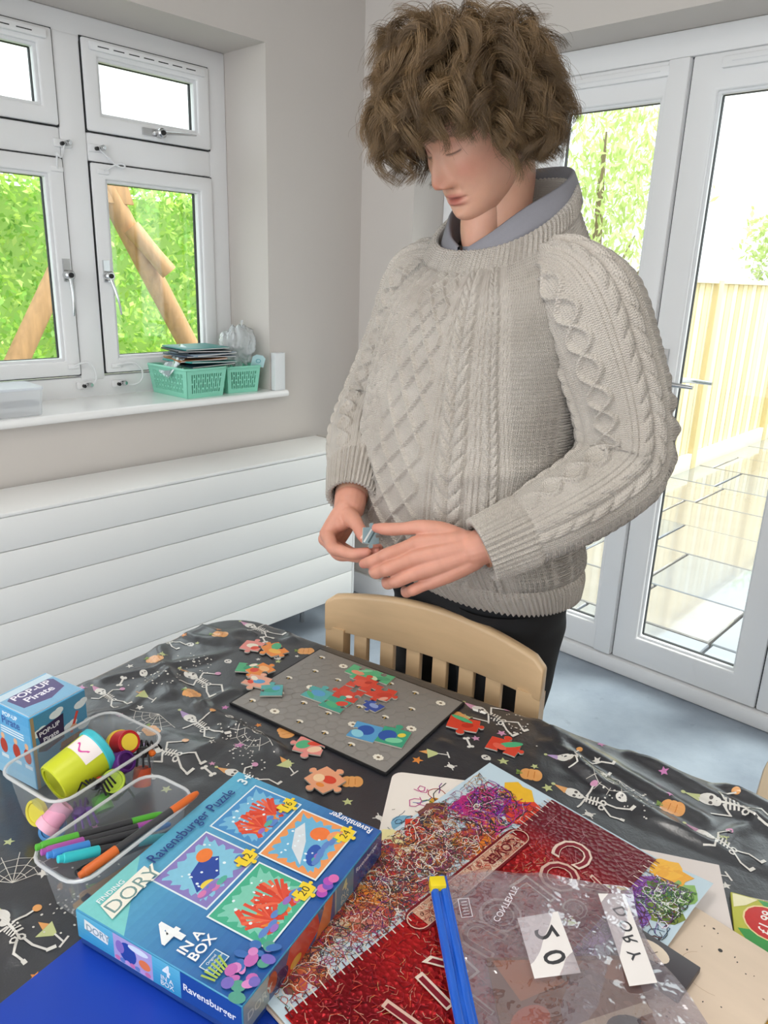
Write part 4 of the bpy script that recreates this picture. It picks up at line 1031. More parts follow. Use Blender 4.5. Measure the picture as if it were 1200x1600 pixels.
pot('little green dough pot low in the middle of the tub', .318, .567, TZ + .034, (.6, .2, -.6), .0125, .02, '#5f9f4a', '#6aae50', lid=False)
def ring_lid(label, u, v, z, d, r, c):
    t = thing('pot_lid', label, 'lid', (0, 0, 0), 0, 'loose pot lids'); m = mat('pot ' + c, c, .42)
    MB().lathe([(r * .75, .003), (r * .8, .006), (r, .006), (r * 1.02, 0), (r * .96, 0), (r * .94, .004), (r * .75, .003)], 32, capb=False, capt=False).build('ring', m, t, smooth=True, sharp=35)
    MB().lathe([(0.0005, .0032), (r * .76, .0032), (r * .76, .0045), (.0005, .0045)], 32, capb=False, capt=False).build('disc', m, t, smooth=True, sharp=35); place(t, u, v, z, d)
ring_lid('lime green round pot lid beside the yellow pot', .3235, .5485, TZ + .048, (.5, .5, .6), .015, '#b6cf3a')
ring_lid('yellow round pot lid at the near corner of the tub', .276, .628, TZ + .030, (.1, .9, .25), .017, '#d9cb4a')
ring_lid('blue round pot lid at the bottom of the tub', .30, .625, TZ + .012, (.1, .4, .8), .017, '#4f8fc8')
def toy_spider(label, u, v, z, c1, c2, rot, s=1.0):
    t = Tt('toy_spider', label, 'toy', u, v, z, rot, 'small plastic toys'); t.scale = (s, s, s)
    m1 = mat('toy ' + c1, c1, .4); m2 = mat('toy ' + c2, c2, .4)
    MB().lathe([(.0002, -.006), (.006, -.005), (.0095, 0), (.008, .005), (.004, .0075), (.0002, .008)], 18).build('body', m1, t, smooth=True)
    MB().lathe([(.0002, -.004), (.004, -.003), (.0055, 0), (.004, .003), (.0002, .0045)], 14, Matrix.Translation((.012, 0, 0))).build('head', m2, t, smooth=True)
    for k in range(8):
        sd_ = 1 if k % 2 else -1; x = -.006 + (k // 2) * .005
        MB().tube([(x, sd_ * .006, 0), (x + .002 * (k // 2 - 1), sd_ * .015, .008), (x + .004 * (k // 2 - 1), sd_ * .022, -.007)], .0016, 6).build('leg', m1, t, smooth=True)
toy_spider('black toy spider with orange head on top of the pots', .322, .497, TZ + .062, '#17161a', '#e8701f', .5)
toy_spider('black and red toy spider in the middle of the tub', .322, .575, TZ + .058, '#1d1a22', '#b83030', 2.0, .9)
toy_spider('purple toy spider near the pink pot', .316, .598, TZ + .026, '#5f2a8c', '#7a3fae', 1.2)
toy_spider('green and black toy spider low by the front wall', .319, .545, TZ + .022, '#2a3a24', '#4f8f3a', 2.8)

# ---------------------------------------------------------------- felt-tip pens
m_barrel = mat('dark pen barrel', '#3a3a3d', .4, var=.05)
def pen(label, a, b, c, r=.0046, capend='near'):
    """a = near end (u,v,z), b = far end; cap at the near end, coloured plug at the far end"""
    L = math.dist(a, b); t = thing('felt_tip_pen', label, 'pen', (0, 0, 0), 0, 'felt-tip pens in the tub'); m = mat('pen ' + c, c, .35, var=.04)
    cap = .047 if L > .12 else .04
    MB().lathe([(.002, 0), (r * .8, .0008), (r * .86, .006), (r * 1.0, .0065), (r * 1.12, .009), (r * 1.16, cap), (r * 1.0, cap + .0005)], 18).build('cap', m, t, smooth=True, sharp=30)
    MB().lathe([(r, cap), (r, L - .04), (r * .98, L - .04)], 18).build('barrel', m_barrel, t, smooth=True, sharp=30)
    MB().lathe([(r * 1.02, L - .04), (r * .98, L - .012), (r * .8, L - .004), (r * .5, L)], 18).build('end_plug', m, t, smooth=True, sharp=30)
    place(t, a[0], a[1], a[2], (b[0] - a[0], b[1] - a[1], b[2] - a[2]))
Zt = TZ + .002
pen('green capped felt-tip pen, uppermost at the left rim', (.3775, .694, TZ + .0735), (.4215, .552, TZ + .045), '#57b13a')
pen('purple capped felt-tip pen next to the green one', (.389, .695, TZ + .0735), (.4325, .553, TZ + .043), '#a4509e')
pen('blue capped felt-tip pen between purple and turquoise', (.3985, .694, TZ + .0735), (.4395, .556, TZ + .041), '#3f86d0')
pen('turquoise capped felt-tip pen in the middle of the tub', (.412, .690, TZ + .0725), (.4455, .566, TZ + .033), '#35c0c8', r=.0052)
pen('black felt-tip pen under the turquoise one', (.4215, .676, TZ + .048), (.436, .545, TZ + .022), '#26262a')
pen('orange capped felt-tip pen lying across towards the far corner', (.438, .683, TZ + .058), (.4545, .522, TZ + .0725), '#d8692a', r=.005)
sp = Tt('wooden_spatula', 'small tan wooden spatula under the pens', 'spatula', .432, .610, TZ + .008, math.radians(86))
MB().prism([(x, y) for x, y in [(-.055 + .012 * math.cos(t), .012 * math.sin(t)) for t in np.linspace(math.pi / 2, 1.5 * math.pi, 9)] + [(.01, -.008), (.03, -.014)] + [(.055 + .016 * math.cos(t), .016 * math.sin(t)) for t in np.linspace(-math.pi / 2, math.pi / 2, 9)] + [(.03, .014), (.01, .008)]], 0, .004).build('blade', mat('tan wood', '#b08a58', .6, var=.15, stretch=(3, 20, 20)), sp, bevel=.001)
MB().prism([(-.075, -.004), (-.055, -.006), (-.055, .006), (-.075, .004)], 0, .004).build('handle_tip', mat('tan wood', '#b08a58'), sp)
# ================================================================ PAPERS, BOARDS AND THE BAG AT THE RIGHT
def anchored(name, label, cat, u, v, z, rz, group=None):
    """origin at a corner given in the table frame; rz is the world heading of its top edge"""
    return thing(name, label, cat, tw(u, v, z), rz, group)
PENS_ = ['#2b2a30', '#27302c', '#4b2a6a', '#7a1f5a', '#23456a', '#6a2a24', '#2f5a34']
# doodled sheet under the book: origin top-left corner, x along its top edge, -y down the sheet
ds = anchored('doodle_sheet', 'white sheet with scribbled drawings under the red activity book', 'paper', .583, .262, TZ + .0015, TA + math.radians(24))
def sheet_poly(w, h, r): return [(w, 0), (w, -h), (0, -h)] + [(r - r * math.cos(t), -r + r * math.sin(t)) for t in np.linspace(0, math.pi / 2, 7)]
MB().prism(sheet_poly(.19, .25, .016), 0, .0012).build('sheet', mat('off white paper', '#ece3da', .7, var=.03), ds)
g = np.random.default_rng(31); A = Art(flatfn(.0012), step=.00001, base=.0001)
for c, x, y, rx, ry in (('#7fb3cf', .045, -.115, .034, .022), ('#8ec0d6', .02, -.14, .022, .015), ('#a05a3c', .085, -.13, .018, .012), ('#c98a5a', .065, -.085, .02, .012), ('#d9a23c', .07, -.06, .014, .01), ('#b9447a', .1, -.04, .02, .012), ('#7a9a4a', .14, -.05, .022, .012), ('#6a3f2c', .1, -.1, .014, .012)): A.ell(x, y, rx, ry, c, g.random() * 3)
scribble(A, .03, -.14, .17, -.012, 60, ['#b02a6a', '#3a5fa0', '#7a2a8a', '#2f3a34', '#a8342c', '#5a8a3a', '#c44a90'], .0013, g, ext=.07)
scribble(A, .01, -.16, .1, -.08, 40, ['#2d4a66', '#4a342c', '#2a2a2e'], .0008, g, ext=.035); A.build('scribbles', m_ink, ds)

# big red foil activity book
bk = anchored('activity_book', 'large red foil activity book covered in children\'s scribbles', 'book', .698, .177, TZ + .0075, TA - math.radians(12))
BWi, BHe = .33, .47
def bz(x, y): return .003 * np.sin(x * 14 + 1) * np.sin(y * 9) + .010 * smoothstep(.25, .34, np.asarray(x, float)) * smoothstep(-.14, -.04, np.asarray(y, float)) * 1.0
xs = np.linspace(0, BWi, 34); ysb = np.linspace(0, -BHe, 46)
m_page = mat('pale blue book page', '#bfd2dd', .5, var=.04)
m = MB(); G = [[(x, y, float(bz(x, y)) + .0085) for y in ysb] for x in xs]; m.grid(G)
m.build('cover', m_page, bk, smooth=True)
MB().box(.003, BWi - .012, -BHe, -.003, 0, .0052).build('page_block', mat('page edges', '#d9c3ac', .7, var=.12, vscale=90, stretch=(1, 1, 60)), bk, bevel=.001)
fn = lambda x, y, h: (x, y, bz(x, y) + .0085 + h)
A = Art(fn, step=.000008, base=.0003, maxlen=.02); g = np.random.default_rng(77)
def blot(A, x, y, r, c, g, k=11): A.poly([(x + r * (.65 + .6 * g.random()) * math.cos(t), y + r * (.65 + .6 * g.random()) * math.sin(t)) for t in np.linspace(0, 6.28, k, endpoint=False)], c)
for x, y, r, c in ((.07, -.028, .026, '#e9b52c'), (.098, -.05, .028, '#d8402a'), (.055, -.085, .03, '#b52a70'), (.075, -.11, .024, '#e58a2c'), (.035, -.1, .022, '#c02f7c'), (.085, -.14, .03, '#e07a24'), (.025, -.17, .028, '#d43a26'), (.05, -.2, .03, '#d98a34'), (.02, -.22, .026, '#e8dca0'), (.07, -.19, .03, '#9c4a5a'), (.03, -.27, .032, '#d62a20'), (.06, -.3, .03, '#e2812c'), (.08, -.26, .026, '#b8555a'), (.05, -.36, .03, '#c8b49a'), (.08, -.33, .026, '#c97a6a'), (.03, -.42, .032, '#a8a08c'),
                      (.278, -.012, .022, '#efb22a'), (.29, -.02, .02, '#e9a41f'), (.278, -.06, .026, '#8a4aa8'), (.29, -.055, .024, '#5f8a3a'), (.31, -.04, .02, '#86b05a'), (.305, -.075, .022, '#7a8a3c'), (.25, -.1, .03, '#a04ab0'), (.28, -.11, .026, '#8f6ac0'), (.305, -.135, .016, '#d8641e'), (.262, -.15, .028, '#b07ac8'), (.24, -.19, .028, '#c05a8a'), (.27, -.2, .024, '#a890c8'), (.25, -.26, .03, '#cfd6da'), (.28, -.3, .026, '#b84a4a'), (.26, -.36, .03, '#c8862f')): blot(A, x, y, r, c, g); A.h = A.base + .00005
for k in range(46): x, y = g.uniform(.01, .1), g.uniform(-.46, -.13); A.h = A.base + .00008 + .000002 * k; blot(A, x, y, g.uniform(.008, .02), ['#a83a30', '#8a3a34', '#c05a3c', '#b0443a', '#7a4a40', '#c87a4a'][k % 6], g)
for k in range(30): x, y = g.uniform(.27, .322), g.uniform(-.46, -.1); A.h = A.base + .00008 + .000002 * k; blot(A, x, y, g.uniform(.006, .016), ['#a884b8', '#8a6aa0', '#b06a8a', '#c0b4c8', '#7a5a90'][k % 5], g)
A.h = A.base + .0002
SC1 = PENS_ + ['#8a2f7a', '#b0307a', '#c23a2a']
scribble(A, .004, -.46, .108, -.03, 900, SC1 + ['#e8e2d4', '#d8a24a', '#c23a2a', '#efe6da'], .0006, g, ext=.045); scribble(A, .004, -.46, .108, -.11, 700, ['#8a2a24', '#5a3a2a', '#b84a34', '#e8dcc8', '#c87a3a', '#2b2a30'], .0007, g, ext=.03); scribble(A, .02, -.13, .1, -.03, 90, ['#c0307c', '#7a2a9a', '#2b2a30'], .0013, g, ext=.09)
scribble(A, .005, -.3, .1, -.14, 260, ['#2b2a30', '#4a2a34', '#5a3a2a', '#ece6dc'], .0008, g, ext=.035)
scribble(A, .264, -.46, .324, -.03, 420, PENS_ + ['#7a3fa0', '#6a3a8a', '#efe9f2'], .0008, g, ext=.045); scribble(A, .275, -.09, .325, -.03, 110, ['#3f6a2a', '#5a8a3a', '#e8f0e0', '#2f4a24'], .0008, g, ext=.03)
A.ell(.018, -.16, .0095, .0095, '#3a3a44'); A.ell(.018, -.16, .004, .004, '#b9bcc6')
A.build('scribbled_margins', m_ink, bk)
def foil_mat():
    m = bpy.data.materials.new('red foil'); m.use_nodes = True; nt = m.node_tree; b = nt.nodes['Principled BSDF']
    tc = nt.nodes.new('ShaderNodeTexCoord'); n = nt.nodes.new('ShaderNodeTexNoise'); n.inputs['Scale'].default_value = 9; n.inputs['Detail'].default_value = 5
    v = nt.nodes.new('ShaderNodeTexVoronoi'); v.inputs['Scale'].default_value = 170
    sp = nt.nodes.new('ShaderNodeSeparateXYZ')
    for q in (n, v, sp): nt.links.new(tc.outputs['Object'], q.inputs[0])
    r = nt.nodes.new('ShaderNodeValToRGB'); r.color_ramp.elements[0].position = .35; r.color_ramp.elements[0].color = lin('#86141f') + (1,)
    r.color_ramp.elements[1].position = .72; r.color_ramp.elements[1].color = lin('#d82a2c') + (1,); nt.links.new(n.outputs[0], r.inputs[0])
    # plain matt maroon title block at the top of the column
    mr = nt.nodes.new('ShaderNodeMapRange'); mr.inputs[1].default_value = -.125; mr.inputs[2].default_value = -.06; nt.links.new(sp.outputs[1], mr.inputs[0])
    mx = nt.nodes.new('ShaderNodeMix'); mx.data_type = 'RGBA'; nt.links.new(mr.outputs[0], mx.inputs[0]); nt.links.new(r.outputs[0], mx.inputs[6]); mx.inputs[7].default_value = lin('#6b1626') + (1,)
    nt.links.new(mx.outputs[2], b.inputs['Base Color']); b.inputs['Roughness'].default_value = .28
    mm = nt.nodes.new('ShaderNodeMapRange'); mm.inputs[3].default_value = .75; mm.inputs[4].default_value = .12; nt.links.new(mr.outputs[0], mm.inputs[0]); nt.links.new(mm.outputs[0], b.inputs['Metallic'])
    bp = nt.nodes.new('ShaderNodeBump'); bp.inputs['Strength'].default_value = .55; bp.inputs['Distance'].default_value = .003
    nt.links.new(v.outputs['Distance'], bp.inputs['Height']); nt.links.new(bp.outputs[0], b.inputs['Normal']); return m
G = [[(x, y, float(bz(x, y)) + .0098) for y in np.linspace(-.004, -BHe + .004, 46)] for x in np.linspace(.110, .262, 16)]
MB().grid(G).build('foil_panel', foil_mat(), bk, smooth=True)
# stitched edges, raised outline lettering and the capsule title on the foil
A = Art(lambda x, y, h: (x, y, bz(x, y) + .0098 + h), step=.00002, base=.0003, maxlen=.02)
for k in range(74):
    y = -.008 - k * .0062; A.reset(); A.line([(.104, y), (.116, y - .0012)], .0013, '#6b2028' if k % 2 else '#e8ddd0'); A.line([(.256, y), (.268, y - .0012)], .0013, '#e8ddd0' if k % 2 else '#6b2028')
CR = ['#e9d3bd', '#f0e0cc', '#d9b9a4', '#e8a8a0', '#f3d59a']
scribble(A, .118, -.46, .256, -.085, 900, ['#d9a08c', '#5a1018', '#8a1a24', '#a82430', '#6a1018', '#c83a2a', '#8f2030', '#b0303a', '#e0503a', '#c96a5a'], .0007, g, ext=.016, segs=3)
scribble(A, .118, -.12, .256, -.01, 30, ['#c98a94', '#b06a78'], .0004, g, ext=.05, segs=4)
def pill(cx, cy, w, h, col, lw):
    P = [(cx + (w - h) / 2 * s + h / 2 * math.cos(t), 0 + h / 2 * math.sin(t)) for s, ts in ((1, np.linspace(-1.57, 1.57, 9)), (-1, np.linspace(1.57, 4.71, 9))) for t in ts]
    A.line([(q[1] + cx0, -(q[0] - cx) + cy) for q in P], lw, col, closed=True)
cx0 = .121; A.reset(); A.h += .0003
A.poly([(cx0 - .0125, -.1), (cx0 + .0125, -.1), (cx0 + .0125, -.285), (cx0 - .0125, -.285)], '#d8a48a'); scribble(A, cx0 - .0125, -.285, cx0 + .0125, -.1, 200, ['#f0dcc4', '#8a2028', '#c8584a', '#5a2a24', '#f4e6d0'], .0007, g, ext=.02)
A.h = A.base + .0008
for lw, c, hh_ in ((.003, '#7a1822', .031), (.0012, '#ecc9b4', .026)): pill(0, -.193, .215, hh_, c, lw)
A.text('COVER', cx0 - .006, -.104, .0185, '#7a2028', rot=-math.pi / 2, bold=.015)
A.h = A.base + .0009
# big letters, read down the book, set in a waving double row
for i, ch in enumerate('COLOURING'):
    y = -.05 - i * .047; x = .165 + .006 * math.sin(i * 1.3)
    T, w_ = text_polys(ch, .03); A.text(ch, x, y, .062, ['#eed6c6', '#e4bfae', '#f2e2d0'][i % 3], rot=-math.pi / 2 + .15 * math.sin(i * 2), bold=.035); A.text(ch, x + .0016, y - .001, .0588, '#86192a', rot=-math.pi / 2 + .15 * math.sin(i * 2), bold=.0)
for i, ch in enumerate('ACTIVITY'):
    y = -.09 - i * .045; A.text(ch, .222, y, .036, ['#e7c4b4', '#f0dcc8'][i % 2], rot=-math.pi / 2 + .1 * math.cos(i), bold=.035); A.text(ch, .2232, y - .001, .034, '#9a2030', rot=-math.pi / 2 + .1 * math.cos(i))
A.h = A.base + .0012; scribble(A, .14, -.46, .256, -.08, 300, ['#e8c4b0', '#c8606a', '#5a1420', '#8a1a24', '#6a1018', '#b02a34', '#d8a06a'], .0005, g, ext=.014, segs=3)
A.build('foil_lettering', print_mat('silver pink foil ink', .3, foil=.25, sc=90), bk)

# white card, wooden tray, price-stickered book, dark tile
wc = anchored('white_card', 'blank white card sticking out beyond the activity book', 'card', .955, .205, TZ + .0015, TA + math.radians(18))
MB().box(-.08, .068, -.14, 0, 0, .0045).build('card', mat('matt white card', '#e6dcd8', .7, var=.02), wc, bevel=.0012)
gb = anchored('picture_book', 'green and yellow picture book with round red price sticker', 'book', 1.039, .222, TZ + .001, TA + math.radians(13))
MB().box(0, .2, -.26, 0, 0, .0042).build('cover', mat('yellow green cover', '#b9b83a', .4, var=.2, vscale=20), gb, bevel=.001)
A = Art(flatfn(.0042)); A.poly([(.002, -.002), (.03, -.002), (.016, -.016), (.002, -.024)], '#efe9c0'); A.poly([(.03, -.002), (.19, -.002), (.19, -.04), (.05, -.03)], '#4fa05c'); A.poly([(.004, -.055), (.03, -.05), (.05, -.075), (.02, -.085)], '#3f9a4c')
A.ell(.05, -.14, .04, .05, '#d2a93a'); A.ell(.02, -.2, .03, .02, '#8fb04a'); A.ell(.03, -.235, .014, .008, '#7fb0a8'); A.ell(.038, -.036, .0275, .0265, '#f0d8a0'); A.ell(.038, -.036, .0255, .0245, '#c8322f')
A.text('£1.99', .0355, -.0545, .0165, '#f4ece6', rot=math.radians(76), bold=.012); A.build('cover_print', m_inkg, gb)
wt = anchored('wooden_board', 'thin plywood board with ink specks under the zip bag', 'board', 1.118, .3085, TZ + .0062, TA - math.radians(14))
m_ply = mat('birch plywood', '#e0cbb5', .55, var=.1, vscale=4, stretch=(2, 9, 9))
MB().box(-.32, 0, -.26, 0, 0, .0085).build('plywood', m_ply, wt, bevel=.0012)
MB().box(-.32, .0004, -.2604, 0, .003, .0052).build('ply_layer', mat('dark ply layer', '#a8804e', .7), wt)
A = Art(flatfn(.0085)); g = np.random.default_rng(5)
for k in range(26): A.reset(); A.ell(g.uniform(-.14, -.01), g.uniform(-.2, -.01), .0006 + .0012 * g.random() ** 2, .0006 + .0009 * g.random(), ['#4a3f38', '#8a7460', '#3a3230'][k % 3], n=8)
A.ell(-.066, -.038, .0024, .0024, '#33302e')
A.line([(-.06 + .03 * math.cos(t), -.075 + .024 * math.sin(t)) for t in np.linspace(2.4, 5.2, 14)], .0004, '#b99c7c'); A.build('ink_specks', m_ink, wt)['kind'] = 'stuff'
bt = anchored('picture_tile', 'dark wooden picture tile with pale round mark under the bag', 'tile', 1.032, .372, TZ + .0155, TA - math.radians(12))
MB().box(-.075, 0, -.052, 0, 0, .0075).build('tile', mat('slate grey tile', '#4b474c', .45, var=.1), bt, bevel=.001)
A = Art(flatfn(.0075)); A.poly([(-.045 + .019 * math.cos(t), -.019 + .012 * math.sin(t)) for t in np.linspace(0, 6.28, 22)], '#e6d6c2'); A.line([(-.05, -.018), (-.043, -.022), (-.04, -.016)], .001, '#5a4a3c'); A.build('round_mark', m_ink, bt)
lc = anchored('wooden_stick', 'pale flat wooden strip poking out from under the zip bag', 'strip', 1.028, .448, TZ + .0155, TA + math.radians(42))
MB().box(-.10, 0, -.016, 0, 0, .003).build('strip', m_ply, lc, bevel=.0008)
pc = anchored('picture_puzzle', 'brown wooden picture puzzle lying inside the zip bag', 'puzzle', .905, .452, TZ + .0265, TA + math.radians(36))
MB().box(-.075, .075, -.11, 0, 0, .004).build('panel', mat('brown picture panel', '#7a5440', .45, var=.3, vscale=22), pc, bevel=.001)
A = Art(flatfn(.004)); A.poly([(-.07, -.004), (-.02, -.004), (0, -.03), (-.05, -.05)], '#a8653a'); A.ell(-.045, -.07, .022, .014, '#b05a3c', .5); A.poly([(.0, -.006), (.07, -.006), (.07, -.04)], '#8f5a3c'); A.line([(-.07, -.1), (.07, -.06)], .012, '#b9a48c'); A.ell(.045, -.08, .02, .014, '#3f3a3c'); A.build('panel_print', m_ink, pc)

# ---------------------------------------------------------------- zip bag
zb0 = anchored('zip_bag', 'clear zip bag with blue slider seal lying on the activity book', 'bag', .752, .437, TZ + .031, TA + math.radians(38))
BX, BY = .225, .25
m_film = clear_mat('clear film', '#f6f4f8', refl=.17, rough=.05, density=.15, bump=1.0, bscale=22, dcol=(.93, .88, .95))
def bagz(x, y): return .006 * np.sin(np.clip(x / BX, 0, 1) * math.pi) + .0055 * (fbm(np.asarray(x) * 20 + 3, np.asarray(y) * 20, 3, 9) - .45) + .004 * np.sin(np.asarray(x) * 60 - np.asarray(y) * 45) * smoothstep(.05, .12, np.asarray(x))
def bagxy(s, t):
    # s 0..1 across, t 0..1 down; the far corner is rounded by a fold, the sides wave a little
    x = s * BX * (1 - .05 * np.sin(t * 5)); y = -t * BY + .008 * np.sin(s * 7) - .03 * smoothstep(.72, 1, s) * (1 - t) ** 2; return x, y
for nm, off in (('film_top', .0), ('film_bottom', -.0045)):
    G = []
    for s_ in np.linspace(0, 1, 60):
        row = []
        for t_ in np.linspace(0, 1, 60):
            x, y = bagxy(s_, t_); e_ = min(1, min(s_, 1 - s_, t_) * 14); row.append((float(x), float(y), float(bagz(x, y)) * (1 if off == 0 else .4) + off * e_ + .001))
        G.append(row)
    MB().grid(G).build(nm, m_film, zb0, smooth=True)
zs = MB()
for x0 in (-.004, .0065): zs.tube([(x0, .002 - k * .0128, .004 + .0012 * math.sin(k * .9)) for k in range(21)], .0042, 8, flat=.8)
zs.box(-.009, .0125, -.252, .003, .0008, .0042); zs.build('zip_strip', mat('blue zip plastic', '#1f5fc8', .3, var=.05, coat=.4), zb0, smooth=True)
MB().box(-.0095, .0085, -.019, -.004, -.001, .0125).build('slider', mat('yellow slider', '#e9cf22', .4), zb0, bevel=.0015)
A = Art(lambda x, y, h: (x, y, bagz(x, y) + .0012 + h), base=.0002, maxlen=.01)
A.text('CONTENTS', .052, -.062, .0105, '#efe6ec', rot=math.radians(-128), mirror=True)
for x, y in ((.02, -.03), (.03, -.2)):
    A.line([(x, y), (x + .012, y), (x + .012, y - .024), (x, y - .024)], .0006, '#efeaf0', closed=True)
    for k in range(5): A.line([(x + .003, y - .004 - k * .004), (x + .009, y - .004 - k * .004)], .0006, '#efeaf0')
A.build('bag_print', m_ink, zb0)
def slip(label, pts, z, marks):
    """paper slip inside the bag given by its four corners in the table frame"""
    c = np.mean(pts, 0); t = Tt('paper_slip', label, 'paper', c[0], c[1], z, 0, 'paper slips in the bag')
    P = [(p[0] - c[0], -(p[1] - c[1])) for p in pts]
    MB().prism(P, 0, .0005).build('paper', mat('white note paper', '#efe9e6', .6, var=.02), t)
    A = Art(flatfn(.0005), base=.0002)
    for (s, x, y, sz, rot) in marks: A.text(s, x, y, sz, '#3a3a3e', rot=rot, mirror=True, bold=.012)
    A.build('handwriting', m_ink, t)
slip('square white paper slip marked with a big handwritten 20', [(.853, .437), (.886, .403), (.933, .463), (.897, .496)], TZ + .0365, [('2', -.006, .026, .034, math.radians(145)), ('0', .012, .003, .034, math.radians(145))])
slip('long white paper slip with four handwritten letters', [(.915, .352), (.94, .335), (1.0, .43), (.978, .45)], TZ + .0365, [('D', -.016, .038, .019, math.radians(140)), ('O', -.006, .022, .019, math.radians(140)), ('R', .004, .006, .019, math.radians(140)), ('Y', .014, -.01, .019, math.radians(140))])

# ================================================================ THINGS ON THE WINDOW SILL
SZ = .9645
def sill_thing(name, label, cat, x, y, rz, group=None): return thing(name, label, cat, (x, y, SZ), rz, group)
m_mint = mat('mint green plastic', '#8fd9bf', .4, var=.03)
def basket(label, x, y, rz, w, l, h):
    t = sill_thing('plastic_basket', label, 'basket', x, y, rz, 'mint baskets on the sill')
    tp = .88
    c0 = [(-w * tp, -l * tp), (w * tp, -l * tp), (w * tp, l * tp), (-w * tp, l * tp)]; c1 = [(-w, -l), (w, -l), (w, l), (-w, l)]
    MB().box(-w * tp, w * tp, -l * tp, l * tp, 0, .003).build('base', m_mint, t)
    for k in range(4):
        a0, b0, a1, b1 = [Vector((*q, 0)) for q in (c0[k], c0[(k + 1) % 4], c1[k], c1[(k + 1) % 4])]
        a1.z = b1.z = h; L = (b1 - a1).length; n = max(6, int(L / .0115)); mb = MB()
        def P(s, t_): return a0.lerp(b0, s).lerp(a1.lerp(b1, s), t_)
        nrm = (b0 - a0).cross(a1 - a0).normalized() * .0016
        rows = [.14, .32, .50, .68, .86]
        def cell(s0, s1, t0, t1, hole):
            if not hole:
                q = [P(s0, t0), P(s1, t0), P(s1, t1), P(s0, t1)]; mb.add([v - nrm for v in q] + [v + nrm for v in q], [(0, 3, 2, 1), (4, 5, 6, 7)])
                return
            m_s, m_t = hole; oc = [(s0, t0), (s1, t0), (s1, t1), (s0, t1)]; d0, d1 = s0 + m_s, s1 - m_s; e0, e1 = t0 + m_t, t1 - m_t
            ic = [(d0, e0), (d1, e0), (d1, e1), (d0, e1)]
            V = [P(*q) - nrm for q in oc] + [P(*q) - nrm for q in ic] + [P(*q) + nrm for q in oc] + [P(*q) + nrm for q in ic]; F = []
            for i in range(4):
                j = (i + 1) % 4; F += [(i, j, 4 + j, 4 + i), (8 + i, 12 + i, 12 + j, 8 + j), (4 + i, 4 + j, 12 + j, 12 + i)]
            mb.add(V, F)
        mgn = .10
        cell(0, 1, 0, rows[0], None); cell(0, 1, rows[-1], 1, None); cell(0, mgn, rows[0], rows[-1], None); cell(1 - mgn, 1, rows[0], rows[-1], None)
        for i in range(n):
            s0 = mgn + (1 - 2 * mgn) * i / n; s1 = mgn + (1 - 2 * mgn) * (i + 1) / n; ms = (s1 - s0) * .2
            if i % 2 == 0:
                cell(s0, s1, rows[0], rows[2], (ms, .03)); cell(s0, s1, rows[2], rows[4], (ms, .03))
            else:
                cell(s0, s1, rows[0], rows[1], (ms, .03)); cell(s0, s1, rows[1], rows[3], (ms, .03)); cell(s0, s1, rows[3], rows[4], (ms, .03))
        mb.build('side_wall', m_mint, t)
    MB().tube([(x_, y_, h) for x_, y_ in rrect(w + .002, l + .002, .012, 4)], .0045, 8, closed=True).build('rim', m_mint, t, smooth=True)
    return t
basket('mint green slotted basket holding folders, nearer the window mullion', -.103, -.768, math.radians(2), .118, .084, .100)
basket('mint green slotted basket holding crumpled clear plastic, at the sill end', -.098, -.583, math.radians(-6), .098, .07, .094)
# folders in the first basket
def folder(label, x, y, z, rz, c, tilt, w=.055, l=.085, th=.006):
    t = thing('flat_wallet', label, 'wallet', (x, y, z), rz, 'wallets in the mint basket'); t.rotation_euler = (tilt, tilt * .4, rz)
    MB().box(-w, w, -l, l, 0, th).build('cover', mat('wallet ' + c, c, .45, var=.1), t, bevel=.002)
    MB().box(-w + .003, w + .002, -l + .003, l - .003, th * .3, th * .7).build('contents', mat('paper edges', '#d8d4cf', .7), t)
for k, (c, nm) in enumerate((('#2f4450', 'dark slate'), ('#3f9a94', 'teal'), ('#a8714a', 'tan'), ('#4a5a6e', 'navy grey'), ('#8fa0b0', 'pale grey blue'), ('#2b3038', 'black'), ('#49908c', 'sea green'))):
    folder('%s flat wallet in the pile on the basket' % nm, -.085 + .008 * math.sin(k * 2), -.728 + .012 * math.cos(k * 1.7), SZ + .106 + k * .0095, math.radians(-4 + 9 * math.sin(k * 2.1)), c, math.radians(3 * math.sin(k * 3 + 1)), .085, .088 + .012 * (k % 2))
bgm = clear_mat('crumpled film', '#fbfcfd', refl=.16, rough=.12, density=.4, bump=1.0, bscale=60, dcol=(.97, .98, .99))
def crumple(name, label, x, y, z, sx, sy, sz, seed, m, cat='bag'):
    n = 34; G = []
    for i in range(n):
        th = math.pi * (i + .02) / (n - .96); row = []
        for j in range(2 * n + 1):
            ph = 2 * math.pi * (j % (2 * n)) / (2 * n); d = (math.sin(th) * math.cos(ph), math.sin(th) * math.sin(ph), math.cos(th))
            r = .72 + .62 * abs(float(fbm(d[0] * 2.2 + d[2] * 1.3 + 5, d[1] * 2.2 - d[2] * .7 + seed, 4, seed)) - .45) * 2
            row.append((x + sx * r * d[0], y + sy * r * d[1], z + sz * r * d[2]))
        G.append(row)
    t = thing(name, label, cat, (x, y, z - sz)); mb = MB().grid(G); mb.V = [(a - x, b - y, c - z + sz) for a, b, c in mb.V]
    mb.build('crumpled_film', m, t, smooth=True, sharp=180)
    MB().tube([(sx * .3, 0, sz * 1.75), (sx * .36, .004, sz * 1.95), (sx * .3, .01, sz * 2.1)], [.006, .003, .005], 8).build('twisted_end', m, t, smooth=True); return t
crumple('plastic_bag', 'ball of crumpled clear plastic bag stuffed in the right basket', -.085, -.56, SZ + .165, .074, .074, .082, 3, bgm)
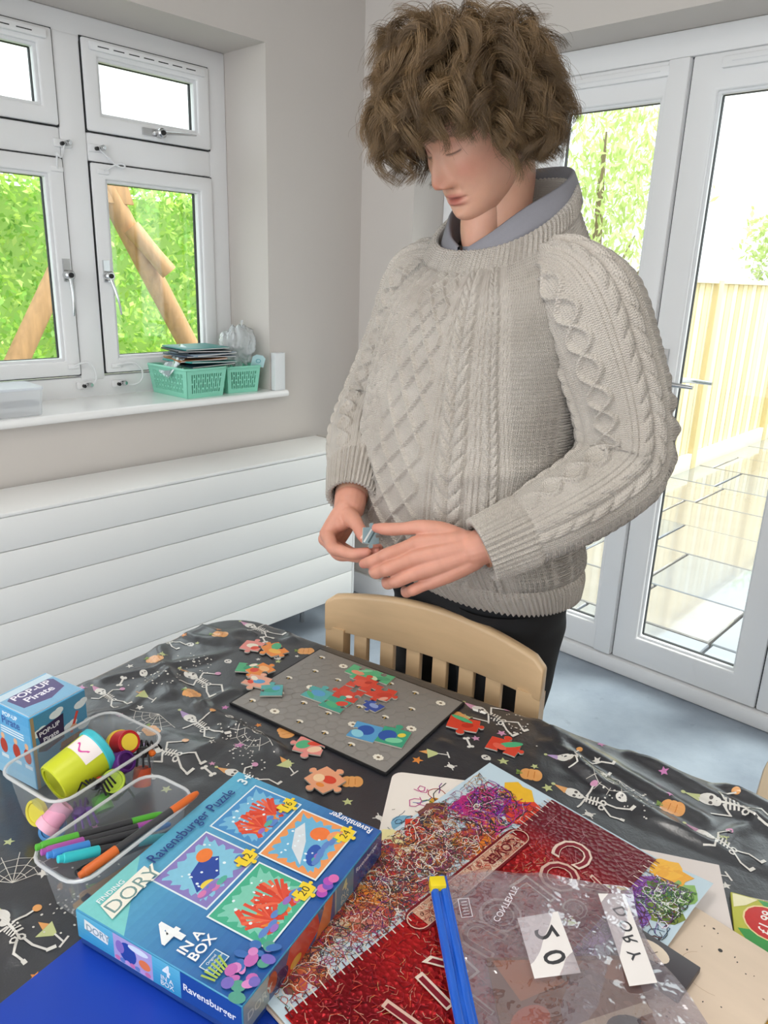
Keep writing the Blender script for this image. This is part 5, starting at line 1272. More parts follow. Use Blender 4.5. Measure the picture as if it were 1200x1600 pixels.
t = thing('clear_wallet', 'clear plastic wallet leaning out of the left basket', 'wallet', (-.085, -.835, SZ + .115), math.radians(-14)); t.rotation_euler = (math.radians(52), math.radians(8), math.radians(-12)); t.scale = (1.2, 1.2, 1.2)
G = [[(a, b, .003 * math.sin(a * 70 + b * 50)) for b in np.linspace(-.045, .06, 14)] for a in np.linspace(-.04, .04, 12)]
MB().grid(G).build('film', clear_mat('wallet film', '#eef3f5', refl=.14, rough=.1, density=.35, bump=.6, bscale=50, dcol=(.85, .9, .92)), t, smooth=True)
MB().box(-.03, .03, -.04, .02, -.002, -.001).build('insert', mat('grey insert', '#9aa4a8', .5, var=.2, vscale=40), t)
t = thing('gift_tag', 'pale blue card tag standing in the right basket', 'tag', (-.005, -.53, SZ + .092), 0); t.rotation_euler = (math.radians(30), math.radians(10), math.radians(60))
MB().prism([(-.024, 0), (.024, 0), (.024, .04), (.012, .052), (-.012, .052), (-.024, .04)], -.0006, .0006, Matrix(((1, 0, 0, 0), (0, 0, -1, 0), (0, 1, 0, 0), (0, 0, 0, 1)))).build('card', mat('ice blue card', '#bfe0e4', .6), t)
MB().tube([(.0 + .008 * math.cos(a), -.0012, .026 + .008 * math.sin(a)) for a in np.linspace(0, 6.28, 18)], .0012, 6).build('swirl_motif', mat('teal ink', '#5aa4b0', .6), t, smooth=True)
t = sill_thing('white_box', 'slim white card box standing at the end of the sill', 'box', .0165, -.443, math.radians(0))
MB().box(-.0145, .012, -.026, .022, 0, .138).build('carton', mat('white carton', '#e9ebec', .6), t, bevel=.002)
MB().box(-.015, .0125, -.0265, .0225, .138, .140).build('flap', mat('white carton', '#e9ebec', .6), t)
# frosted box at the left with dark pens inside
t = sill_thing('frosted_box', 'frosted white plastic box of dark pens at the left end of the sill', 'box', -.055, -1.497, math.radians(-1))
m_fr = clear_mat('frosted plastic', '#fafbfd', refl=.04, rough=.3, density=.72, dcol=(1, 1, 1))
rings = [(.062, .15, .012, .0), (.066, .154, .014, .004), (.072, .16, .016, .078)]
G = [[(x, y, z) for x, y in rrect(a, b, r) + [rrect(a, b, r)[0]]] for a, b, r, z in rings]
mb = MB().grid(G); mb.F.append(tuple(range(24))); mb.M.append(0); mb.build('body', m_fr, t, smooth=True)
MB().prism(rrect(.075, .163, .018), .078, .086).build('lid', clear_mat('frosted lid', '#ffffff', refl=.06, rough=.3, density=.8, dcol=(.97, .98, 1)), t, bevel=.002)
for k in range(3):
    p = sill_thing('marker_pen', ['dark marker pen nearest the front of the frosted box', 'dark marker pen in the middle of the frosted box', 'dark marker pen at the back of the frosted box'][k], 'pen', -.015 - .02 * k, -1.45, math.radians(-1), 'markers in the frosted box')
    MB().tube([(0, -.1, .032), (0, .06, .032)], .0075, 14).build('barrel', mat('dark slate barrel', '#2f3646', .4), p, smooth=True)
    MB().tube([(0, .06, .032), (0, .1, .032), (0, .104, .032)], [.0082, .0082, .005], 14).build('cap', mat('slate cap', '#5a6274', .4), p, smooth=True)
# ================================================================ THE PERSON
P0 = np.array([1.465, -1.12, 0.0]); PA = math.radians(-100)
PF = np.array([math.cos(PA), math.sin(PA), 0]); PL = np.array([-math.sin(PA), math.cos(PA), 0]); PZ = np.array([0, 0, 1.0])
def pw(f, l, z): return PF * np.asarray(f)[..., None] + PL * np.asarray(l)[..., None] + PZ * np.asarray(z)[..., None]   # relative to P0
man = thing('person', 'person in cream cable-knit jumper looking down at a puzzle piece in both hands', 'person', tuple(P0))
def cam_pt(x, y, D):
    """a joint read off at picture position x, y and distance D, as a point relative to the person's base"""
    c = np.array([(x - 600) / FPX, -(y - 800) / FPX, 1.0]) * D
    return CAM_POS + CAM_ROWS.T @ c - P0

def interp(tab, t):
    """smooth (Catmull-Rom) interpolation of rows (t, a, b, ...)"""
    tab = np.asarray(tab, float); x = tab[:, 0]; Y = tab[:, 1:]
    m = np.zeros_like(Y); m[1:-1] = (Y[2:] - Y[:-2]) / (x[2:] - x[:-2])[:, None]; m[0] = (Y[1] - Y[0]) / (x[1] - x[0]); m[-1] = (Y[-1] - Y[-2]) / (x[-1] - x[-2])
    t = np.clip(np.asarray(t, float), x[0], x[-1]); i = np.clip(np.searchsorted(x, t, side='right') - 1, 0, len(x) - 2)
    h = (x[i + 1] - x[i]); s = ((t - x[i]) / h)[:, None]; h = h[:, None]
    return (2*s**3 - 3*s**2 + 1) * Y[i] + (s**3 - 2*s**2 + s) * h * m[i] + (-2*s**3 + 3*s**2) * Y[i + 1] + (s**3 - s**2) * h * m[i + 1]
def normals_of(V, nu, nv, wrap=True):
    G = V.reshape(nv, nu, 3); du = np.roll(G, -1, 1) - np.roll(G, 1, 1); dv = np.gradient(G, axis=0)
    n = np.cross(du, dv); n /= np.linalg.norm(n, axis=2, keepdims=True) + 1e-12; return n
def tube_faces(nu, nv):
    I = np.arange(nu * nv).reshape(nv, nu); J = np.roll(I, -1, 1)
    return np.stack([I[:-1], J[:-1], J[1:], I[1:]], -1).reshape(-1, 4)

# ---------------------------------------------------------------- knit relief, all in metres (s across, h along)
def ridge(d, w): return np.clip(1 - (d / w) ** 2, 0, 1) ** .75 - .22 * np.exp(-((np.abs(d) - w * 1.5) / (w * .6)) ** 2)
def tri(x): x = x - np.floor(x); return 4 * np.abs(x - .5) - 1
def soft_tri(x): return np.clip(tri(x) * 1.12, -1, 1) * .96
def lattice(s, h, W, p, n=5, w=.0050):
    z = np.full_like(s, -.22)
    for k in range(n):
        x = W * soft_tri(h / p + k / n); over = .5 + .5 * np.sin(2 * math.pi * (h / p + k / n) * n + k)
        z = np.maximum(z, ridge(s - x, w) * (.82 + .18 * over))
    return z
def diamonds(s, h, W, p, w=.0052):
    return np.maximum(ridge(s - W * np.sin(2 * math.pi * h / p), w), ridge(s + W * np.sin(2 * math.pi * h / p), w))
def cable(s, h, A, p, w):
    z = np.zeros_like(s)
    for sgn in (-1, 1):
        q = (sgn * s - A) / A; r = np.clip(1 - q * q, 0, 1)
        ph = h / p - .5 * q + (.5 if sgn > 0 else 0) * 0; fr = ph - np.floor(ph)
        z = np.maximum(z, np.sqrt(r) * (.30 + .70 * np.sqrt(np.clip(1 - np.abs(2 * fr - 1) ** 2.5, 0, 1))))
    return z
def vrib(s, pitch): return .5 + .5 * np.cos(2 * math.pi * s / pitch)
def moss(s, h, a=.0042, b=.0048): return np.sin(2 * math.pi * s / a) * np.sin(2 * math.pi * h / b)
def band(s, a, b, e=.002): return smoothstep(a - e, a + e, s) * (1 - smoothstep(b - e, b + e, s))

def knit_mat():
    m = bpy.data.materials.new('cream wool knit'); m.use_nodes = True; nt = m.node_tree; b = nt.nodes['Principled BSDF']
    uv = nt.nodes.new('ShaderNodeUVMap'); uv.uv_map = 'UVMap'
    n = nt.nodes.new('ShaderNodeTexNoise'); n.inputs['Scale'].default_value = 9; n.inputs['Detail'].default_value = 6; nt.links.new(uv.outputs[0], n.inputs[0])
    r = nt.nodes.new('ShaderNodeValToRGB'); r.color_ramp.elements[0].position = .3; r.color_ramp.elements[1].position = .7
    r.color_ramp.elements[0].color = lin('#c6bcb1') + (1,); r.color_ramp.elements[1].color = lin('#d9d0c6') + (1,); nt.links.new(n.outputs[0], r.inputs[0])
    n9 = nt.nodes.new('ShaderNodeTexNoise'); n9.inputs['Scale'].default_value = 900; nt.links.new(uv.outputs[0], n9.inputs[0])
    mx = nt.nodes.new('ShaderNodeMix'); mx.data_type = 'RGBA'; mx.blend_type = 'MULTIPLY'; mx.inputs[0].default_value = .35
    nt.links.new(r.outputs[0], mx.inputs[6]); nt.links.new(n9.outputs[0], mx.inputs[7]); nt.links.new(mx.outputs[2], b.inputs['Base Color'])
    b.inputs['Roughness'].default_value = .95; b.inputs['Sheen Weight'].default_value = .25; b.inputs['Specular IOR Level'].default_value = .15
    # V stitches
    sp = nt.nodes.new('ShaderNodeSeparateXYZ'); nt.links.new(uv.outputs[0], sp.inputs[0])
    def M(op, a, c):
        q = nt.nodes.new('ShaderNodeMath'); q.operation = op
        for i, v in enumerate((a, c)):
            if v is None: continue
            if isinstance(v, (int, float)): q.inputs[i].default_value = v
            else: nt.links.new(v, q.inputs[i])
        return q.outputs[0]
    k = M('MULTIPLY', sp.outputs[0], 1 / .0042); kf = M('FRACT', k, None); tr = M('ABSOLUTE', M('SUBTRACT', kf, .5), None)
    hh_ = M('SINE', M('MULTIPLY', M('ADD', M('MULTIPLY', sp.outputs[1], 1 / .0032), tr), 2 * math.pi), None)
    col_ = M('SINE', M('MULTIPLY', kf, math.pi), None)
    hgt = M('ADD', M('MULTIPLY', hh_, .5), col_)
    bp = nt.nodes.new('ShaderNodeBump'); bp.inputs['Strength'].default_value = .7; bp.inputs['Distance'].default_value = .0016
    nt.links.new(hgt, bp.inputs['Height']); nt.links.new(bp.outputs[0], b.inputs['Normal'])
    return m
m_knit = knit_mat()

# torso: t, centre f, z, half width, half depth, tilt
TOR = [(0, -.004, .842, .208, .134, 0), (.012, -.003, .836, .218, .141, 0), (.07, .016, .888, .226, .168, 0), (.16, .042, .967, .228, .182, 0), (.26, .050, 1.055, .224, .176, 0), (.36, .046, 1.15, .219, .164, 2),
       (.46, .038, 1.25, .215, .152, 4), (.54, .030, 1.325, .212, .142, 7), (.60, .024, 1.380, .204, .134, 13), (.65, .020, 1.420, .186, .127, 21), (.69, .014, 1.450, .163, .122, 29), (.72, .010, 1.472, .147, .118, 34),
       (.75, .004, 1.500, .136, .113, 36), (.758, .003, 1.506, .129, .108, 36), (.764, .003, 1.502, .124, .104, 36), (.80, .005, 1.470, .125, .103, 36)]
NU, NV = 640, 440
tv = np.linspace(0, .80, NV); R_ = interp(TOR, tv)
th = np.linspace(0, 2 * math.pi, NU, endpoint=False); th = th - .42 * np.sin(th - .35)      # finer at the front
def torso_pt(tv, th, R_, ex=2.35):
    cf, cz, a, b, ti = [R_[:, i][:, None] for i in range(5)]; ti = np.radians(ti)
    c, s = np.cos(th)[None], np.sin(th)[None]; q = (np.abs(c) ** ex + np.abs(s) ** ex) ** (-1 / ex)
    d = b * c * q; l = a * s * q
    return pw(cf + d * np.cos(ti), l, cz - d * np.sin(ti)), l
V, lat = torso_pt(tv, th, R_)
S_ = ((th + math.pi) % (2 * math.pi) - math.pi)[None] * (.205 - .02 * smoothstep(.4, .7, tv))[:, None]      # signed distance from the front centre line
H_ = np.repeat(tv[:, None], NU, 1)
Sa = np.abs(S_)
body = smoothstep(.066, .072, H_) * (1 - smoothstep(.715, .722, H_))
taper = .62 + .38 * (1 - smoothstep(.25, .72, H_))               # the panels narrow towards the neck
q = Sa / taper
D = np.zeros_like(S_)
D += .0080 * lattice(S_ / taper, H_, .060, .33) * band(q, -1, .068)
D += .0042 * vrib(q, .0085) * band(q, .072, .0925)
D += .0125 * cable(q - .117, H_, .0118, .030, .01) * band(q, .092, .142)
D += .0042 * vrib(q, .0085) * band(q, .145, .166)
D += .0085 * cable(q - .181, H_, .0065, .018, .006) * band(q, .168, .195)
D += .0018 * vrib(q, .0075) * band(q, .197, .212)
D += .0022 * moss(S_, H_) * smoothstep(.215, .22, q)
D *= body
ribm = 1 - smoothstep(.064, .07, H_); D += .0046 * vrib(S_, .0112) * ribm
nb = smoothstep(.718, .724, H_) * (1 - smoothstep(.752, .762, H_)); D += .0050 * vrib(S_ * 1.0, .0135) * nb - .0015 * np.exp(-((H_ - .72) / .004) ** 2)
# drape: soft folds, and the jumper hanging over the belt
D += .010 * (fbm(S_ * 5 + 3, H_ * 3.2 + 1, 3, 3) - .45) * body + .006 * np.exp(-((H_ - .095) / .03) ** 2) * (.5 + .5 * np.sin(S_ * 26 + 1)) - .004 * np.exp(-((H_ - .066) / .008) ** 2)
D += .007 * np.exp(-((H_ - .30 - .12 * np.abs(S_ - .1)) / .018) ** 2) * band(S_, .08, .30, .05)
Nn = normals_of(V.reshape(-1, 3), NU, NV)
Vd = V + Nn * D[..., None]
uvs = np.stack([S_, H_], -1).reshape(-1, 2)
jum = raw_mesh('jumper', Vd.reshape(-1, 3), tube_faces(NU, NV), m_knit, man, uv=uvs)
jum['label'] = 'cream cable-knit crew neck jumper'

def smooth_path(P, n):
    P = np.asarray(P, float); d = np.r_[0, np.cumsum(np.linalg.norm(np.diff(P, axis=0), axis=1))]
    return interp(np.column_stack([d, P]), np.linspace(0, d[-1], n)), np.linspace(0, d[-1], n), d
def sleeve(name, pts, rad, ref, flip, seed, elbow_h):
    nu, nv = 230, 330
    C_, h, dk = smooth_path(pts, nv); rr = interp(np.column_stack([dk, rad]), h)[:, 0]
    T = np.gradient(C_, axis=0); T /= np.linalg.norm(T, axis=1)[:, None]
    U = np.zeros_like(C_); n0 = np.asarray(ref, float)
    for i in range(nv):
        n0 = n0 - T[i] * (n0 @ T[i]); n0 /= np.linalg.norm(n0); U[i] = n0
    B = np.cross(T, U) * flip
    ph = np.linspace(0, 2 * math.pi, nu, endpoint=False)
    V = C_[:, None] + rr[:, None, None] * (U[:, None] * np.cos(ph)[None, :, None] + B[:, None] * np.sin(ph)[None, :, None])
    Sx = ((ph + math.pi) % (2 * math.pi) - math.pi)[None] * .070 + np.zeros((nv, 1)); Hx = np.repeat(h[:, None], nu, 1); Lh = h[-1]
    cuff = smoothstep(Lh - .082, Lh - .076, Hx); bod = 1 - cuff
    D = .0074 * diamonds(Sx, Hx, .016, .086) * band(Sx, -.024, .024)
    D += .0028 * vrib(Sx, .0085) * (band(Sx, .028, .048) + band(Sx, -.048, -.028))
    D += .0095 * (cable(Sx - .067, Hx, .0115, .030, .01) * band(Sx, .05, .086) + cable(Sx + .067, Hx, .0115, .030, .01) * band(Sx, -.086, -.05))
    D += .0028 * vrib(Sx, .0085) * (band(Sx, .09, .108) + band(Sx, -.108, -.09)); D *= .45 + .55 * (1 - smoothstep(Lh - .17, Lh - .09, Hx))
    D += .0015 * moss(Sx, Hx) * smoothstep(.11, .114, np.abs(Sx)); D *= bod
    D += .0044 * vrib(Sx, .0112) * cuff - .002 * np.exp(-((Hx - Lh + .079) / .005) ** 2)
    D += .010 * (fbm(Sx * 9 + seed, Hx * 9, 3, seed) - .45) * bod
    el = np.exp(-((Hx - elbow_h) / .05) ** 2)
    D += .0055 * el * np.sin(2 * math.pi * (Hx + .25 * Sx) / .034) * smoothstep(.2, 1.0, -np.cos(ph)[None] * 1.0 + .6)
    V = V + normals_of(V.reshape(-1, 3), nu, nv) * flip * D[..., None] * (1 if flip > 0 else 1)
    # inward turned cuff end
    endr = C_[-1][None] + (V[-1] - C_[-1][None]) * .86; endr2 = endr - T[-1] * .03
    V = np.concatenate([V, endr[None], endr2[None]], 0); nv += 2
    Sx = np.vstack([Sx, Sx[-1:], Sx[-1:]]); Hx = np.vstack([Hx, Hx[-1:] + .006, Hx[-1:] + .03])
    F = tube_faces(nu, nv)
    if flip < 0: F = F[:, ::-1]
    o = raw_mesh(name, V.reshape(-1, 3), F, m_knit, jum, uv=np.stack([Sx, Hx], -1).reshape(-1, 2)); return o
def pl(*q): return [pw(*p) for p in q]
LW = cam_pt(762, 853, 1.186); LE = pw(-.02, .300, 1.115)
cuffL = cam_pt(752, 860, 1.184)
ptsL = [pw(.012, .085, 1.400), pw(.008, .155, 1.402), pw(.004, .208, 1.366), pw(-.005, .252, 1.29), pw(-.02, .288, 1.19), pw(-.012, .300, 1.125), pw(.035, .294, 1.085), .5 * (pw(.035, .294, 1.085) + cuffL) + np.array([0, 0, -.006]), cuffL]
sleeve('sleeve', ptsL, [.034, .066, .0835, .080, .076, .075, .070, .060, .050], ref=(.55, -.83, .1), flip=1, seed=5, elbow_h=.34)
cuffR = cam_pt(549, 778, 1.372)
ptsR = [pw(.012, -.075, 1.400), pw(.010, -.135, 1.402), pw(.012, -.178, 1.378), pw(.03, -.212, 1.29), pw(.062, -.234, 1.19), pw(.095, -.234, 1.13), pw(.15, -.195, 1.09), .5 * (pw(.15, -.195, 1.09) + cuffR) + np.array([0, 0, .004]), cuffR]
sleeve('sleeve', ptsR, [.034, .064, .080, .076, .072, .069, .064, .055, .0435], ref=(.35, -.9, .1), flip=-1, seed=11, elbow_h=.34)

# ---------------------------------------------------------------- trousers and shoes
m_trou = mat('black trousers', '#17171a', .8, var=.12, vscale=20, bump=.06, bscale=400)
def loft(name, secs, nu, nv, m, par, ex=2.1):
    R = interp(secs, np.linspace(secs[0][0], secs[-1][0], nv)); t = np.linspace(0, 2 * math.pi, nu, endpoint=False)
    c, s = np.cos(t)[None], np.sin(t)[None]; q = (np.abs(c) ** ex + np.abs(s) ** ex) ** (-1 / ex)
    return pw(R[:, 0:1] + R[:, 4:5] * c * q, R[:, 1:2] + R[:, 3:4] * s * q, R[:, 2:3] + 0 * c), nu, nv
VV = []; FF = []; off = 0
for secs in ([(0, .01, 0, .96, .185, .14), (.1, .004, 0, .88, .196, .135), (.2, .0, 0, .80, .192, .132), (.26, .0, 0, .745, .165, .12)],
             [(0, .0, .098, .82, .095, .125), (.1, .0, .1, .70, .092, .105), (.2, .02, .105, .5, .075, .085), (.3, .01, .11, .28, .068, .075), (.4, .0, .115, .05, .068, .08), (.41, .0, .115, .04, .06, .07)],
             [(0, .0, -.098, .82, .095, .125), (.1, .0, -.1, .70, .092, .105), (.2, .02, -.105, .5, .075, .085), (.3, .01, -.11, .28, .068, .075), (.4, .0, -.115, .05, .068, .08), (.41, .0, -.115, .04, .06, .07)]):
    v_, nu, nv = loft('', secs, 64, 60, None, None)
    fold = .004 * np.sin(np.arange(nv) * .55)[:, None] * np.sin(np.linspace(0, 2 * math.pi, nu, endpoint=False) * 3)[None]
    v_ = v_ + normals_of(v_.reshape(-1, 3), nu, nv) * fold[..., None]
    VV.append(v_.reshape(-1, 3)); FF.append(tube_faces(nu, nv)[:, ::-1] + off); off += nu * nv
tr = raw_mesh('trousers', np.concatenate(VV), np.concatenate(FF), m_trou, man)
for s in (1, -1):
    G = []
    for k, (f, w, h) in enumerate([(-.10, .028, .05), (-.085, .036, .085), (-.03, .040, .10), (.04, .045, .075), (.10, .050, .058), (.15, .046, .05), (.185, .03, .04), (.195, .012, .03)]):
        G.append([pw(f, s * .115 + w * math.cos(t), max(.0, h * .5 + h * .5 * math.sin(t))) for t in np.linspace(0, 2 * math.pi, 21)])
    sh = MB().grid(G).build('shoe', mat('black leather', '#19181a', .45), man, smooth=True)
    G = []
    for f, w in ((-.102, .02), (-.09, .036), (-.03, .04), (.04, .046), (.1, .052), (.155, .047), (.19, .03), (.2, .012)): G.append([pw(f, s * .115 + sx * w, z) for sx, z in ((-1, 0), (1, 0), (1, .018), (-1, .018), (-1, 0))])
    MB().grid(G).build('sole', mat('rubber sole', '#2a2a2a', .8), sh)
# ---------------------------------------------------------------- head, neck and hands: one body mesh
HC = (.087, .0, 1.633); HT = math.radians(33); HY = math.radians(-4)
def hw(x, y, z):
    """head-local (x forward, y to the person's left, z up) -> relative to the person's base"""
    x, y, z = map(np.asarray, (x, y, z)); f = x * math.cos(HT) + z * math.sin(HT); zz = z * math.cos(HT) - x * math.sin(HT)
    f2 = f * math.cos(HY) - y * math.sin(HY); l2 = f * math.sin(HY) + y * math.cos(HY)
    return pw(HC[0] + f2, HC[1] + l2, HC[2] + zz)
HS = [(-.128, .020, .052, .010), (-.122, .034, .071, -.004), (-.112, .044, .0815, -.022), (-.098, .053, .085, -.040), (-.078, .0605, .0835, -.055), (-.05, .067, .085, -.070), (-.02, .0715, .0865, -.085), (0, .0735, .0845, -.094),
      (.03, .0765, .093, -.102), (.06, .0755, .0895, -.098), (.085, .066, .073, -.083), (.1, .051, .051, -.062), (.110, .030, .026, -.035), (.1135, .006, .004, -.006)]
nz, nt_ = 190, 220
zz = np.concatenate([np.linspace(-.128, .04, 140), np.linspace(.042, .1135, 50)]); RR = interp(HS, zz)
tt_ = np.linspace(0, 2 * math.pi, nt_, endpoint=False); tt_ = tt_ - .35 * np.sin(tt_)          # denser at the face
ct, st = np.cos(tt_)[None], np.sin(tt_)[None]
w_, fr_, bk_ = RR[:, 0:1], RR[:, 1:2], RR[:, 2:3]
mid = np.minimum(.0, bk_ + .05) * 0 + (-.004); ex = 2.35
qq = (np.abs(ct) ** ex + np.abs(st) ** ex) ** (-1 / ex)
x = np.where(ct > 0, mid + (fr_ - mid) * ct * qq, mid + (mid - bk_) * ct * qq); y = w_ * st * qq; z = zz[:, None] + 0 * x
g1 = lambda a, c, s: np.exp(-((a - c) / s) ** 2)
front = smoothstep(.1, .6, ct)
npr = interp([(-.128, 0), (-.063, 0), (-.0575, .004), (-.053, .0165), (-.047, .0245), (-.041, .0270), (-.034, .0250), (-.02, .0175), (-.004, .0100), (.008, .0065), (.02, .0035), (.035, 0), (.12, 0)], zz)
wn = interp([(-.128, .012), (-.06, .014), (-.047, .0135), (-.035, .0115), (-.015, .0085), (.01, .0085), (.03, .014), (.12, .014)], zz)
x = x + npr * np.exp(-np.abs(y / wn) ** 2.3) * front
for sg in (-1, 1):
    x = x + .0085 * g1(y, sg * .0125, .0055) * g1(z, -.0495, .0065) * front          # nostril wings
    x = x - .0125 * g1(y, sg * .031, .0175) * g1(z, .003, .0135) * front             # sockets
    x = x + .0085 * g1(y, sg * .031, .0125) * g1(z, -.001, .0085) * front            # closed lids over the eyeball
    x = x - .0020 * g1(y, sg * .031, .0135) * g1(z, -.0085, .0016) * front           # lid crease under the lashes
    x = x + .0035 * g1(y, sg * .029, .019) * g1(z, .021, .0065) * front              # brow
    x = x + .0050 * g1(y, sg * .043, .018) * g1(z, -.035, .020) * front              # cheek
    x = x + .0015 * g1(y, sg * .027, .006) * g1(z, -.077, .008) * front - .0030 * g1(y, sg * .0255, .003) * g1(z, -.0775, .003) * front   # mouth corner
    x = x - .0018 * g1(np.abs(y), .021 + 0 * y, .004) * g1(z, -.06, .012) * front * .5
lipw = np.exp(-np.abs(y / .0215) ** 3)
x = x + (.0052 * g1(z, -.0715 + .10 * np.abs(y) * 0, .0042) + .0060 * g1(z, -.0835, .0048) - .0042 * g1(z, -.0775, .0016) - .0025 * g1(z, -.0925, .005)) * lipw * front
x = x - .0012 * g1(y, 0, .003) * g1(z, -.062, .006) * front + .0050 * g1(y, 0, .017) * g1(z, -.107, .011) * front
HV = hw(x, y, z).reshape(-1, 3); HF = tube_faces(nt_, nz)
# skin colours (blush, lips, brows, lash line); shade in nostrils and between lips painted in
def mixc(C, c, m): return C * (1 - m[..., None]) + np.array(lin(c)) * m[..., None]
SK = np.tile(np.array(lin('#d8a58c')), (nz, nt_, 1))
SK = mixc(SK, '#c98068', .75 * g1(z, -.045, .016) * g1(y, 0, .016) * front)
for sg in (-1, 1):
    SK = mixc(SK, '#cd8874', .65 * g1(y, sg * .046, .02) * g1(z, -.035, .02)); SK = mixc(SK, '#5b4433', .85 * g1(z, .0225 - .25 * (np.abs(y) - .03) ** 2 / .03 - .12 * np.clip(np.abs(y) - .034, 0, 1), .0036) * band(sg * y, .013, .047, .003) * front)
    SK = mixc(SK, '#4a352b', .9 * g1(z, -.0082 + 9 * (np.abs(y) - .031) ** 2 , .0015) * band(sg * y, .018, .045, .002) * front); SK = mixc(SK, '#b97f6c', .5 * g1(y, sg * .031, .014) * g1(z, .004, .007) * front)
    SK = mixc(SK, '#5a2f28', .8 * g1(y, sg * .0075, .0032) * g1(z, -.0565, .0022) * front)
SK = mixc(SK, '#b9645c', .8 * lipw * smoothstep(-.0915, -.087, z) * (1 - smoothstep(-.071, -.0665, z)) * front); SK = mixc(SK, '#7a3a36', .7 * lipw * g1(z, -.0776, .0013) * front)
HCOL = np.concatenate([SK.reshape(-1, 3), np.ones((nz * nt_, 1))], 1)
VB, FB, CB = [HV], [HF], [HCOL]; off = len(HV)
def add_part(V, F, c):
    global off
    VB.append(V); FB.append(F + off); CB.append(np.concatenate([np.tile(lin(c), (len(V), 1)), np.ones((len(V), 1))], 1) if isinstance(c, str) else c); off += len(V)
def np_tube(P, rad, nu=28, nv=40, flat=1.0, ref=None):
    C_, h, dk = smooth_path(P, nv); rr = interp(np.column_stack([dk, rad]), h)[:, 0]
    T = np.gradient(C_, axis=0); T /= np.linalg.norm(T, axis=1)[:, None] + 1e-12; n0 = np.array(ref if ref is not None else [.3, .5, .8]); V = []
    ph = np.linspace(0, 2 * math.pi, nu, endpoint=False)
    for i in range(nv):
        n0 = n0 - T[i] * (n0 @ T[i]); n0 /= np.linalg.norm(n0); b = np.cross(T[i], n0)
        V.append(C_[i] + rr[i] * (np.cos(ph)[:, None] * n0 * flat + np.sin(ph)[:, None] * b))
    return np.array(V).reshape(-1, 3), tube_faces(nu, nv)[:, ::-1]
# neck runs from inside the skull to inside the jumper
nk = [hw(-.012, 0, .0), hw(-.018, 0, -.05), hw(-.025, 0, -.085), pw(.012, 0, 1.515), pw(-.006, 0, 1.46), pw(-.01, 0, 1.40)]
add_part(*np_tube(nk, [.052, .0575, .0585, .0575, .062, .075], 64, 60), '#d6a389')
# throat: soft mass under the jaw
add_part(*np_tube([hw(.06, 0, -.112), hw(.03, 0, -.108), pw(.05, 0, 1.475), pw(.03, 0, 1.42)], [.014, .034, .036, .034], 40, 36), '#d4a088')
# trunk and arms under the clothes
add_part(*np_tube(pl((-.005, 0, 1.44), (.01, 0, 1.36), (.02, 0, 1.2), (.03, 0, 1.0), (.025, 0, .88)), [.05, .12, .125, .13, .14], 40, 30, flat=.8), '#d6a389')
for pts in (ptsL, ptsR): add_part(*np_tube(pts, [.05, .05, .05, .045, .042, .04, .038, .034, .03], 28, 60), '#d6a389')
for sg in (-1, 1):
    add_part(*np_tube([hw(-.012, sg * .070, .012), hw(-.016, sg * .082, .018), hw(-.022, sg * .085, .0), hw(-.012, sg * .079, -.026), hw(-.006, sg * .072, -.03)], [.010, .008, .0075, .008, .006], 18, 30), '#d49a84')

def remesh(V, F, voxel, smooth_it):
    """fuse overlapping shells into one continuous skin"""
    me = bpy.data.meshes.new('tmp'); me.from_pydata([tuple(v) for v in V], [], [tuple(int(i) for i in f) for f in F]); o = bpy.data.objects.new('tmp', me); COL.objects.link(o)
    r = o.modifiers.new('r', 'REMESH'); r.mode = 'VOXEL'; r.voxel_size = voxel
    s = o.modifiers.new('s', 'SMOOTH'); s.factor = .5; s.iterations = smooth_it
    dg = bpy.context.evaluated_depsgraph_get(); dg.update(); e = o.evaluated_get(dg).to_mesh()
    V2 = np.zeros(len(e.vertices) * 3, np.float32); e.vertices.foreach_get('co', V2); V2 = V2.reshape(-1, 3)
    L = np.zeros(len(e.loops), np.int32); e.loops.foreach_get('vertex_index', L); n = np.zeros(len(e.polygons), np.int32); e.polygons.foreach_get('loop_total', n)
    F2 = L.reshape(-1, 4) if (n == 4).all() else None
    o.evaluated_get(dg).to_mesh_clear(); bpy.data.objects.remove(o); bpy.data.meshes.remove(me); return V2, F2
def capsule(P, rad, nv=26, nu=18):
    """closed tube with rounded ends"""
    P = [np.asarray(p, float) for p in P]; a = P[0] - P[1]; a /= np.linalg.norm(a); b = P[-1] - P[-2]; b /= np.linalg.norm(b); r0, r1 = rad[0], rad[-1]
    V, F = np_tube(P, rad, nu, nv)
    G0 = [P[0] + a * r0 * math.sin(t) + (V[:nu] - P[0]) * math.cos(t) for t in (1.5, 1.1, .7, .35)]; G1 = [P[-1] + b * r1 * math.sin(t) + (V[-nu:] - P[-1]) * math.cos(t) for t in (.35, .7, 1.1, 1.5)]
    V = np.concatenate(G0 + [V] + G1); nv2 = nv + 8; F = tube_faces(nu, nv2)[:, ::-1]
    cap0 = np.mean(V[:nu], 0); cap1 = np.mean(V[-nu:], 0); n = len(V); V = np.concatenate([V, [cap0, cap1]])
    T = [(i, (i + 1) % nu, n, n) for i in range(nu)] + [(n - nu + (i + 1) % nu, n - nu + i, n + 1, n + 1) for i in range(nu)]
    return V, F, T
